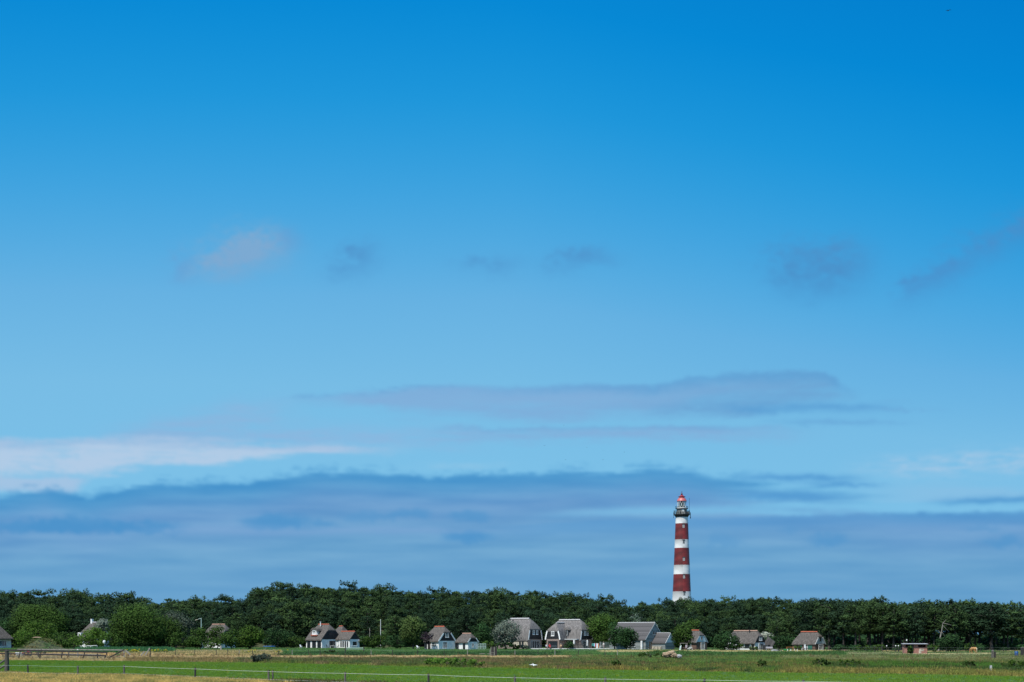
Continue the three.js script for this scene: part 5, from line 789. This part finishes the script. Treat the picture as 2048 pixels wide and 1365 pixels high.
// ---------------------------------------------------------------- fences
{ // wire fence along the pasture
  const t = thing('wire_fence', 'wire fence with grey wooden posts and white top tape along the near pasture edge', 'fence', [0, 0, 0]);
  const tops = [[-120, 1328, 1.1], [55, 1330, 1.1], [155, 1332, 1.1], [247.5, 1331, 1.12], [390, 1336, 1.12], [537, 1341, 1.12], [690, 1345, 1.1], [857, 1348, 1.1], [1030, 1353.5, 1.1], [1211, 1356, 1.1], [1409, 1358, 1.1], [1607.5, 1360.5, 1.1], [1830, 1364, 1.1], [2080, 1368, 1.1]];
  const pts = tops.map(([px, py, h]) => { const D = (EYE - h) * F / (py - HZ); return [(px - CX) * D / F, h, -D]; }), r = rng(33);
  const post = (p, i, dx = 0, k = 1) => { const g = new THREE.CylinderGeometry(0.075, 0.085, p[1] + 0.2, 9); g.rotateZ((r() - 0.5) * 0.06); const m = mesh('post', g, i % 3 === 1 ? M.dark_wood : M.weathered_wood, t); m.position.set(p[0] + dx, (p[1] - 0.2) / 2, p[2]); m.scale.set(k, 1, k); };
  pts.forEach((p, i) => post(p, i)); post([pts[5][0] + 0.28, pts[5][1] - 0.02, pts[5][2] - 0.3], 2, 0, 0.9);
  const wire = (y, rad, m, sag, from = 0, to = 99) => { const gs = []; for (let i = from; i + 1 < Math.min(to + 1, pts.length); i++) { const a = pts[i], b = pts[i + 1], c = new THREE.CatmullRomCurve3([V(a[0], y, a[2]), V((a[0] + b[0]) / 2, y - sag, (a[2] + b[2]) / 2), V(b[0], y, b[2])]); gs.push(new THREE.TubeGeometry(c, 8, rad, 5)); } const w = mesh('wire', gs, m, t); w.position.z = 0.09; };
  wire(1.0, 0.007, M.metal_pale_green, 0.02, 0, 3); wire(1.0, 0.0085, M.fence_rope, 0.02, 3); wire(0.36, 0.005, M.fence_rope, 0.02); wire(0.16, 0.005, M.metal_grey, 0.01);
}
{ const D = 148, t = thing('corner_post', 'thick weathered corner post with slanting braces at the left edge', 'post', at(13, D)), s = S(D); mesh('post', new THREE.CylinderGeometry(0.2, 0.26, 2.3, 12).translate(0, 1.1, 0), mat('old_post_wood', 0.1, 0.09, 0.078, 0.95, { map: withRepeat(streaks, 2, 0.5) }), t); mesh('cap', new THREE.CylinderGeometry(0.16, 0.23, 0.08, 12).translate(0, 2.28, 0), M.dark_wood, t); for (const [y0, y1] of [[1.35, 0.2], [0.75, -0.2]]) mesh('brace', bar([-0.15, y0, 0.05], [-1.7, y1, 0.4], 0.1, 0.1, 8), M.weathered_wood, t); }
{ // wooden rail fence, half collapsed
  const D = 232, s = S(D), q = (px, py, d = D) => P(px, py, d), t = thing('wooden_rail_fence', 'dark two-rail wooden fence with leaning posts at the left', 'fence', [0, 0, 0]);
  mesh('rail', beam(q(-30, 1300.6), q(82, 1302.2), 0.26, 0.14), M.dark_wood, t); mesh('rail', beam(q(82, 1302.2), q(214.5, 1305.8), 0.24, 0.14), M.dark_wood, t); mesh('rail', beam(q(-30, 1307.5), q(211, 1312.3), 0.22, 0.12), M.dark_wood, t);
  for (const [a, b] of [[[-4, 1300], [-6, 1319]], [[40.5, 1301], [36.5, 1318]], [[82, 1299.5], [79, 1318.5]], [[125, 1301.5], [122, 1318]], [[169.5, 1304.5], [165, 1319]], [[214, 1305.5], [208, 1319]], [[194, 1308], [194, 1320]]]) mesh('post', beam(q(...a), q(...b), 0.13, 0.13), M.dark_wood, t);
  const D2 = 248, u = thing('wooden_rail_fence', 'pale weathered rail fence running parallel behind the dark one', 'fence', [0, 0, 0]), p = (px, py) => P(px, py, D2);
  mesh('rail', beam(p(34, 1299.6), p(140, 1300), 0.17, 0.12), M.pale_wood, u); mesh('rail', beam(p(140, 1300), p(248, 1301), 0.17, 0.12), M.pale_wood, u); mesh('rail', beam(p(0, 1308), p(200, 1309.5), 0.12, 0.1), M.pale_wood, u);
  for (const px of [19, 76, 137, 155, 247.5]) mesh('post', beam(p(px, px > 240 ? 1300 : 1305), p(px, 1317), 0.15, 0.15), px > 150 ? M.pale_wood : M.weathered_wood, u);
  mesh('cap', box(0.24, 0.16, 0.24, ...p(155, 1300)), M.white_paint, u);
  const f = thing('collapsed_fence', 'collapsed dark beams of the wooden fence slanting up to a pale post', 'fence', [0, 0, 0]), w = (px, py) => P(px, py, 238);
  mesh('beam', beam(w(218, 1316), w(248, 1300.5), 0.2, 0.14), M.dark_wood, f); mesh('beam', beam(w(226, 1316), w(249, 1308), 0.18, 0.12), M.brown_wood, f); mesh('beam', beam(w(250, 1301), w(260, 1310.5), 0.22, 0.12), M.pale_wood, f);
  for (const [a, b, l] of [[[281, 1312], [289, 1303.5], 'pale leaning board right of the collapsed beams, the thicker'], [[290, 1311.5], [299, 1297], 'pale leaning pole right of the collapsed beams, the longer']]) single('leaning_board', beam(w(...a), w(...b), 0.2, 0.1), M.pale_wood, l, 'board', 'pale boards leaning right of the collapsed fence');
  single('fence_post', beam(w(300, 1317), w(300, 1297), 0.13, 0.13), M.dark_wood, 'dark post behind the longer leaning pole at the collapsed fence', 'post');
}
{ // thin wire fence across the meadow, posts one by one
  const t = thing('meadow_fence', 'thin post and wire fence crossing the rough meadow', 'fence', [0, 0, 0]), D = 262, r = rng(52), tops = [];
  for (const px of [350, 389, 432, 455, 478, 505, 556, 584, 617, 640, 690, 742, 785, 835, 888, 935, 980, 1030, 1076, 1110, 1157, 1210, 1235]) { const d = D + r() * 3, b = at(px, d), h = 1.0 + 0.2 * r(); mesh('post', new THREE.CylinderGeometry(0.06, 0.07, h, 7), r() < 0.3 ? M.pale_wood : M.dark_wood, t).position.set(b[0], h / 2, b[2]); tops.push(V(b[0], h - 0.1, b[2])); }
  const gs = []; for (let i = 0; i + 1 < tops.length; i++) gs.push(bar(tops[i].toArray(), tops[i + 1].toArray(), 0.008, 0.008, 4)); mesh('wire', gs, M.metal_grey, t);
  const t2 = thing('paddock_fence', 'dark post and wire paddock fence at the foot of the thin wood on the right', 'fence', [0, 0, 0]), tp = [];
  for (let px = 1640; px < 2090; px += 23) { const b = at(px, 300 - (px - 1640) * 0.02), h = 1.25; mesh('post', new THREE.CylinderGeometry(0.04, 0.05, h, 7), M.dark_wood, t2).position.set(b[0], h / 2, b[2]); tp.push(V(b[0], h - 0.08, b[2])); }
  const g2 = []; for (let i = 0; i + 1 < tp.length; i++) for (const y of [0, -0.45]) { const a = tp[i].toArray(), b = tp[i + 1].toArray(); a[1] += y; b[1] += y; g2.push(bar(a, b, 0.006, 0.006, 4)); } mesh('wire', g2, M.metal_grey, t2);
  const t3 = thing('garden_fence', 'low dark fence along the straw ground before the right-hand cottages', 'fence', [0, 0, 0]), tq = [];
  for (let px = 1270; px < 1640; px += 26) { const b = at(px, 346 - (px - 1270) * 0.04), h = 0.85; mesh('post', box(0.1, h, 0.1, b[0], h / 2, b[2]), M.dark_wood, t3); tq.push([b[0], 0.62, b[2]]); }
  const g3 = []; for (let i = 0; i + 1 < tq.length; i++) g3.push(beam(tq[i], tq[i + 1], 0.07, 0.05)); mesh('rail', g3, M.dark_wood, t3);
}
[[1750, 1.35, 'left'], [1765, 1.4, 'second'], [1774, 1.5, 'third'], [1792, 1.5, 'fourth'], [1797.5, 1.5, 'last']].forEach(([px, h, w], i) => { const t = thing('capped_post', i < 2 ? `dark stake left of the brick shelter, the ${w} one of the row` : `stake with a round white cap left of the brick shelter, ${w} of its row`, 'post', at(px, 292), 0, 'stakes left of the brick shelter'); mesh('stake', bar([0, 0, 0], [0, h, 0], 0.07, 0.06, 8), M.dark_wood, t); mesh('cap', new THREE.SphereGeometry(0.13, 10, 8).translate(0, h + 0.06, 0), i < 2 ? M.dark_metal : M.white_paint, t); });
{ const t = thing('capped_post', 'tall pole with a white knob rising just behind the brick shelter roof', 'post', at(1814, 292)); const h = P(1814, 1281.5, 292)[1]; mesh('pole', bar([0, 0, 0], [0, h, 0], 0.05, 0.05, 8), M.dark_wood, t); mesh('cap', new THREE.CylinderGeometry(0.13, 0.13, 0.3, 10).translate(0, h + 0.05, 0), M.white_paint, t); }
single('short_post', box(0.18, 0.62, 0.16, 0, 0.45, 0), M.ridge_grey, 'short pale concrete post in the verge below the tan horse', 'post', null, at(1982.5, 147));
[[1986, 0.32, 1.35, 'thick weathered double post in the rough right of the tan horse'], [2045.5, 0.5, 1.55, 'thick dark post cut by the right edge']].forEach(([px, w, h, l], i) => { const t = thing('thick_post', l, 'post', at(px, i ? 258 : 230)); mesh('post', box(w, h, w, 0, h / 2, 0), i ? M.dark_wood : M.weathered_wood, t); mesh('cap', box(w * 0.9, 0.06, w * 0.9, 0, h + 0.03, 0), M.pale_wood, t); if (!i) mesh('post', box(w * 0.7, h * 0.85, w * 0.7, 0.38, h * 0.43, 0), M.dark_wood, t); });
{ const t = thing('barrel', 'blue plastic barrel in the pale grass near the right edge', 'barrel', at(2033.5, 252)); mesh('body', new THREE.LatheGeometry([[0, 0], [0.27, 0], [0.31, 0.12], [0.31, 0.35], [0.33, 0.38], [0.31, 0.41], [0.31, 0.7], [0.33, 0.73], [0.27, 0.92], [0, 0.92]].map((p) => new THREE.Vector2(...p)), 20), mat('barrel_blue', 0.02, 0.09, 0.26, 0.4), t); mesh('lid', new THREE.CylinderGeometry(0.24, 0.26, 0.06, 20).translate(0, 0.95, 0), M.dark_paint, t); }
// farm implement, white trough and picnic table behind the wooden fence
{ const t = thing('farm_implement', 'small red farm implement standing behind the wooden rail fence', 'farm implement', at(57, 262)); const rd = mat('implement_red', 0.32, 0.02, 0.03, 0.5); mesh('hopper', [extrude([[-0.35, 0.55], [0.4, 0.55], [0.5, 1.15], [0.2, 1.25], [-0.1, 0.95]], 0.6)], rd, t); mesh('drawbar', beam([-0.3, 0.7, 0.3], [-1.2, 0.5, 0.3], 0.1, 0.1), rd, t); for (const x of [-0.25, 0.45]) { const g = new THREE.TorusGeometry(0.33, 0.09, 8, 18); mesh('wheel', g.translate(x, 0.4, 0.7), M.dark_metal, t); } }
{ const t = thing('water_trough', 'white bathtub-like water trough left of the red implement', 'trough', at(39, 262)); mesh('tub', [box(1.5, 0.12, 0.6, 0, 0.5, 0, 0, -0.06), box(1.3, 0.3, 0.5, 0.0, 0.3, 0)], M.white_paint, t); for (const x of [-0.5, 0.5]) mesh('leg', box(0.1, 0.25, 0.4, x, 0.1, 0), M.dark_metal, t); }
{ const t = thing('picnic_table', 'dark picnic table behind the wooden rail fence', 'picnic table', at(81.5, 268)); mesh('tabletop', box(1.8, 0.08, 0.8, 0, 0.95, 0), M.dark_wood, t); for (const z of [-0.75, 0.75]) mesh('bench', box(1.8, 0.07, 0.3, 0, 0.5, z), M.dark_wood, t); for (const x of [-0.65, 0.65]) mesh('trestle', [beam([x, 0, -0.7], [x, 0.92, -0.2], 0.1, 0.06), beam([x, 0, 0.7], [x, 0.92, 0.2], 0.1, 0.06), box(0.06, 0.1, 1.7, x, 0.44, 0)], M.dark_wood, t); }
{ const L = new Leaves(777); for (let k = 0; k < 10; k++) L.clump(-1.3 + k * 0.29, 0.1 * Math.sin(k), 0, 0.25, 0.06, 0.3, 16, 0.12, 1, 0.6); const t = thing('sandy_crest', 'orange sandy crest along the top of the grassy mound', 'sandy crest', P(73, 1276.5, 325)); mesh('sand', (() => { const g = new THREE.SphereGeometry(1, 20, 8), p = g.attributes.position; for (let i = 0; i < p.count; i++) p.setY(i, p.getY(i) * 0.12 + 0.1 * (1 - p.getX(i) ** 2)); g.scale(1.1, 1, 0.6); g.computeVertexNormals(); return g; })(), M.sandstone, t); }
// ---------------------------------------------------------------- people, horse, birds
function body(bones, cell, k = 0.05, only) {            // one continuous skin round tapered bones
  const bs = only ? bones.filter((b) => only.includes(b[4])) : bones, lo = [1e9, 1e9, 1e9], hi = [-1e9, -1e9, -1e9];
  for (const [a, b, ra, rb] of bs) for (let i = 0; i < 3; i++) { lo[i] = Math.min(lo[i], a[i] - ra, b[i] - rb); hi[i] = Math.max(hi[i], a[i] + ra, b[i] + rb); }
  const c = lo.map((l, i) => (l + hi[i]) / 2), half = Math.max(...hi.map((h, i) => h - lo[i])) / 2 * 1.12, n = Math.min(110, Math.ceil(2 * half / cell)), mc = new MarchingCubes(n, M.white_paint, false, false, 120000);
  for (let z = 0; z < n; z++) for (let y = 0; y < n; y++) for (let x = 0; x < n; x++) {
    const p = [c[0] + (x - n / 2) / (n / 2) * half, c[1] + (y - n / 2) / (n / 2) * half, c[2] + (z - n / 2) / (n / 2) * half]; let d = 9;
    for (const [a, b, ra, rb, , sx = 1] of bs) {
      const ab = [b[0] - a[0], b[1] - a[1], b[2] - a[2]], ap = [p[0] - a[0], p[1] - a[1], p[2] - a[2]], l2 = ab[0] ** 2 + ab[1] ** 2 + ab[2] ** 2 || 1e-9, h = clamp((ab[0] * ap[0] + ab[1] * ap[1] + ab[2] * ap[2]) / l2);
      const q = Math.hypot((ap[0] - ab[0] * h) / sx, ap[1] - ab[1] * h, ap[2] - ab[2] * h) - lerp(ra, rb, h), m = Math.max(k - Math.abs(d - q), 0) / k; d = Math.min(d, q) - m * m * k * 0.25;
    }
    mc.field[x + y * n + z * n * n] = -d;
  }
  mc.isolation = 0; mc.update();
  const g = new THREE.BufferGeometry(), np = mc.count; const pos = new Float32Array(np * 3); for (let i = 0; i < np * 3; i++) pos[i] = mc.positionArray[i] * half + c[i % 3];
  g.setAttribute('position', new THREE.BufferAttribute(pos, 3)); g.setAttribute('normal', new THREE.BufferAttribute(mc.normalArray.slice(0, np * 3), 3)); return g;
}
const swell = (bones, tags, add) => bones.filter((b) => tags.includes(b[4])).map(([a, b, ra, rb, g, sx]) => [a, b, ra + add, rb + add, g, sx]);
function hands(side, w, dir) {                           // palm, four fingers and a thumb at a wrist
  const o = [], n = [dir[0], dir[1], dir[2]], p = (t, x, y = 0) => [w[0] + n[0] * t + x * 0.7 * side, w[1] + n[1] * t + y, w[2] + n[2] * t + x];
  o.push([p(0.02, -0.02), p(0.09, -0.02), 0.024, 0.026, 'skin'], [p(0.02, 0.02), p(0.09, 0.02), 0.024, 0.024, 'skin']);
  [-0.034, -0.011, 0.011, 0.034].forEach((x, i) => o.push([p(0.09, x), p(0.13 + [0.005, 0.02, 0.015, 0][i], x * 1.2), 0.0105, 0.009, 'skin'], [p(0.13 + [0.005, 0.02, 0.015, 0][i], x * 1.2), p(0.155 + [0.005, 0.02, 0.015, 0][i], x * 1.2 - 0.01, 0.012), 0.009, 0.008, 'skin']));
  o.push([p(0.035, 0.035), p(0.085, 0.065, 0.01), 0.014, 0.011, 'skin']); return o;
}
const skin = mat('skin', 0.42, 0.25, 0.18, 0.6), hairBrown = mat('hair_brown', 0.06, 0.04, 0.025, 0.7), hairGrey = mat('hair_grey', 0.4, 0.38, 0.35, 0.7);
function figure(name, label, pos, turn, pose, shirt, trousers, hair) {
  const t = thing(name, label, 'person', pos, turn), sit = pose === 'sit', hipY = sit ? 0.5 : 0.9, B = [], lean = sit ? 0.02 : 0.1;
  const hip = [0, hipY, 0], chest = [0, hipY + 0.42, lean], neck = [0, hipY + 0.58, lean + 0.02], head = [0, hipY + 0.72, lean + 0.05];
  B.push([hip, [0, hipY + 0.2, lean * 0.5], 0.125, 0.115, 'torso', 1.25], [[0, hipY + 0.2, lean * 0.5], chest, 0.115, 0.135, 'torso', 1.3], [[-0.15, hipY + 0.47, lean], [0.15, hipY + 0.47, lean], 0.068, 0.068, 'torso'], [neck, head, 0.052, 0.052, 'neck'], [[0, hipY + 0.76, lean + 0.05], [0, hipY + 0.83, lean + 0.04], 0.082, 0.088, 'head'], [[0, hipY + 0.73, lean + 0.09], [0, hipY + 0.74, lean + 0.1], 0.055, 0.05, 'head'], [[0, hipY + 0.775, lean + 0.13], [0, hipY + 0.755, lean + 0.155], 0.012, 0.017, 'head']);
  for (const s of [-1, 1]) {
    B.push([[s * 0.088, hipY + 0.77, lean + 0.045], [s * 0.1, hipY + 0.79, lean + 0.03], 0.016, 0.02, 'head'], [[s * 0.035, hipY + 0.795, lean + 0.118], [s * 0.035, hipY + 0.796, lean + 0.121], 0.014, 0.012, 'head']);
    const sh = [s * 0.19, hipY + 0.47, lean], el = sit ? [s * 0.25, hipY + 0.2, 0.1] : [s * 0.24, hipY + 0.22, 0.14], wr = sit ? [s * 0.16, hipY + 0.13, 0.34] : [s * 0.2, hipY + 0.12, 0.36], d = V(...wr).sub(V(...el)).normalize().toArray();
    B.push([sh, el, 0.054, 0.042, 'sleeve'], [el, wr, 0.041, 0.028, 'arm'], ...hands(s, wr, d));
    const kn = sit ? [s * 0.12, 0.5, 0.42] : [s * 0.1, 0.48, 0.03 + s * 0.06], an = sit ? [s * 0.12, 0.09, 0.44] : [s * 0.1, 0.08, s * 0.08 - 0.02];
    B.push([[s * 0.09, hipY - 0.02, 0], kn, 0.085, 0.058, 'thigh'], [kn, an, 0.056, 0.036, 'shin'], [an, [an[0], 0.045, an[2] + 0.16], 0.042, 0.034, 'foot']);
  }
  mesh('body', body(B, 0.016, 0.035), skin, t);
  mesh('shirt', body(swell(B, ['torso', 'sleeve'], 0.014), 0.022, 0.04), shirt, t);
  mesh('shorts', body([...swell(B, ['thigh'], 0.014), [hip, [0, hipY + 0.08, 0.01], 0.14, 0.13, 'x', 1.25]], 0.022, 0.04), trousers, t);
  mesh('hair', body([[[0, hipY + 0.84, lean + 0.02], [0, hipY + 0.8, lean - 0.01], 0.092, 0.085, 'x'], [[0, hipY + 0.87, lean + 0.05], [0, hipY + 0.86, lean + 0.02], 0.07, 0.08, 'x']], 0.014, 0.02), hair, t);
  mesh('shoe', body(swell(B, ['foot'], 0.01), 0.014, 0.01), M.dark_paint, t);
  return t;
}
figure('person', 'person in white shirt standing beside the small white table', at(1208, 368.8, 0.16), R(-60), 'stand', M.white_paint, mat('shorts_pale', 0.5, 0.3, 0.26, 0.8), hairGrey);
makeChair('garden chair under the person in red before the carport', at(1099.5, 368.3, 0.16), 0.2, M.dark_paint); figure('person', 'person in red shirt sitting before the dark carport', at(1099.5, 368.3, 0.16), 0.2, 'sit', mat('shirt_red', 0.6, 0.02, 0.04, 0.8), M.shirt_red, hairBrown);
makeChair('garden chair under the person in white before the carport', at(1093, 368.6, 0.16), 0.6, M.dark_paint); figure('person', 'person in white shirt sitting left of the person in red', at(1093, 368.6, 0.16), 0.6, 'sit', M.white_paint, mat('shorts_blue', 0.1, 0.12, 0.25, 0.8), hairBrown);
makeChair('garden chair under the person by the dark bush', at(1122, 368.6, 0.16), -0.3, M.dark_paint); figure('person', 'bare-armed person in a straw-coloured top sitting left of the dark bush on the terrace', at(1122, 368.6, 0.16), -0.3, 'sit', mat('top_straw', 0.55, 0.36, 0.2, 0.8), M.dark_paint, hairGrey);
{ // horse grazing, seen from behind and the side
  const t = thing('horse', 'tan horse grazing beside the fence at the edge of the thin wood', 'horse', at(1948, 286, 0.02), R(202)), B = [];
  B.push([[0, 1.08, -0.55], [0, 1.06, 0.1], 0.29, 0.28, 'b', 0.95], [[0, 1.06, 0.1], [0, 1.04, 0.52], 0.28, 0.26, 'b', 0.9], [[0, 1.12, 0.55], [0, 0.92, 0.98], 0.2, 0.13, 'b', 0.7], [[0, 0.92, 0.98], [0, 0.5, 1.18], 0.13, 0.11, 'b', 0.75], [[0, 0.5, 1.18], [0, 0.16, 1.12], 0.1, 0.055, 'h', 0.8]);
  for (const s of [-1, 1]) { B.push([[s * 0.05, 0.6, 1.1], [s * 0.08, 0.7, 1.06], 0.03, 0.012, 'h']); B.push([[s * 0.17, 0.98, 0.48], [s * 0.16, 0.52, 0.5], 0.13, 0.065, 'b'], [[s * 0.16, 0.52, 0.5], [s * 0.16, 0.12, 0.47], 0.055, 0.04, 'b'], [[s * 0.16, 0.12, 0.47], [s * 0.16, 0.04, 0.52], 0.045, 0.06, 'f']); B.push([[s * 0.18, 1.0, -0.58], [s * 0.18, 0.68, -0.46], 0.19, 0.11, 'b'], [[s * 0.18, 0.68, -0.46], [s * 0.17, 0.48, -0.72], 0.09, 0.058, 'b'], [[s * 0.17, 0.48, -0.72], [s * 0.17, 0.12, -0.68], 0.052, 0.04, 'b'], [[s * 0.17, 0.12, -0.68], [s * 0.17, 0.04, -0.62], 0.045, 0.06, 'f']); }
  mesh('body', body(B, 0.026, 0.07), mat('horse_tan', 0.42, 0.22, 0.08, 0.7), t);
  mesh('mane', body([[[0, 1.3, 0.6], [0, 1.02, 1.02], 0.05, 0.05, 'x'], [[0, 1.02, 1.02], [0, 0.66, 1.2], 0.05, 0.04, 'x']], 0.02, 0.03), mat('mane_pale', 0.65, 0.55, 0.38, 0.8), t);
  mesh('tail', body([[[0, 1.2, -0.82], [0, 0.95, -0.95], 0.05, 0.07, 'x'], [[0, 0.95, -0.95], [0, 0.42, -0.9], 0.07, 0.03, 'x']], 0.02, 0.03), M.mane_pale, t);
  mesh('hoof', body(B.filter((b) => b[4] === 'f').map(([a, b]) => [[b[0], 0.05, b[2]], [b[0], 0.03, b[2] + 0.02], 0.055, 0.062, 'x']), 0.02, 0.01), M.dark_paint, t);
}
function bird(label, pos, turn, roll, m, size, group) {
  const t = thing('bird', label, 'bird', pos, turn, group), wing = (s) => { const g = new THREE.BufferGeometry(), p = [0, 0.03, 0.1, s * 0.28, 0.09, 0.13, s * 0.26, 0.07, -0.05, 0, 0.02, -0.08, s * 0.62, 0.02, -0.03, s * 0.3, 0.05, -0.05]; const top = [0, 1, 2, 0, 2, 3, 1, 4, 5, 1, 5, 2]; const pos2 = []; for (const dy of [0, -0.014]) for (let i = 0; i < top.length; i += 3) { const o = (s > 0) === (dy === 0) ? [0, 2, 1] : [0, 1, 2]; for (const k of o) { const v = top[i + k]; pos2.push(p[v * 3], p[v * 3 + 1] + dy, p[v * 3 + 2]); } } g.setAttribute('position', new THREE.Float32BufferAttribute(pos2, 3)); g.computeVertexNormals(); return g; };
  mesh('body', new THREE.LatheGeometry([[0.005, -0.28], [0.03, -0.2], [0.06, -0.05], [0.065, 0.06], [0.045, 0.14], [0.045, 0.19], [0.02, 0.22], [0.004, 0.27]].map((q) => new THREE.Vector2(...q)), 10).rotateX(Math.PI / 2), m, t);
  for (const s of [-1, 1]) mesh('wing', wing(s), m, t); mesh('tail', extrude([[-0.03, 0], [0.03, 0], [0.07, -0.14], [-0.07, -0.14]], 0.012).rotateX(Math.PI / 2).translate(0, 0.01, -0.2), m, t);
  t.scale.setScalar(size); t.rotation.order = 'YXZ'; t.rotation.z = roll; return t;
}
bird('dark bird gliding high in the blue sky at the upper right', P(1897.5, 21, 150), 0.2, 0.22, M.dark_metal, 0.56);
bird('white gull flying low before the brown verge at the pasture edge', P(1067, 1331, 160), 0.25, -0.06, M.white_paint, 0.85).rotation.x = 0.6;
{ const spots = [[1128, 851], [1089, 892], [1174, 896], [1206, 901], [1249, 905], [1131, 920], [1206, 920]]; const b0 = bird('tiny far-off dark bird of the scattered flock above the cloud bank', P(...spots[0], 420), 1, 0.1, M.dark_metal, 0.5, 'tiny far-off birds in the middle of the sky'); spots.slice(1).forEach(([x, y], i) => { const c = b0.clone(); c.name = numbered('bird'); c.position.set(...P(x, y, 420)); c.rotation.y = i * 1.3; scene.add(c); }); }

renderer.render(scene, camera);
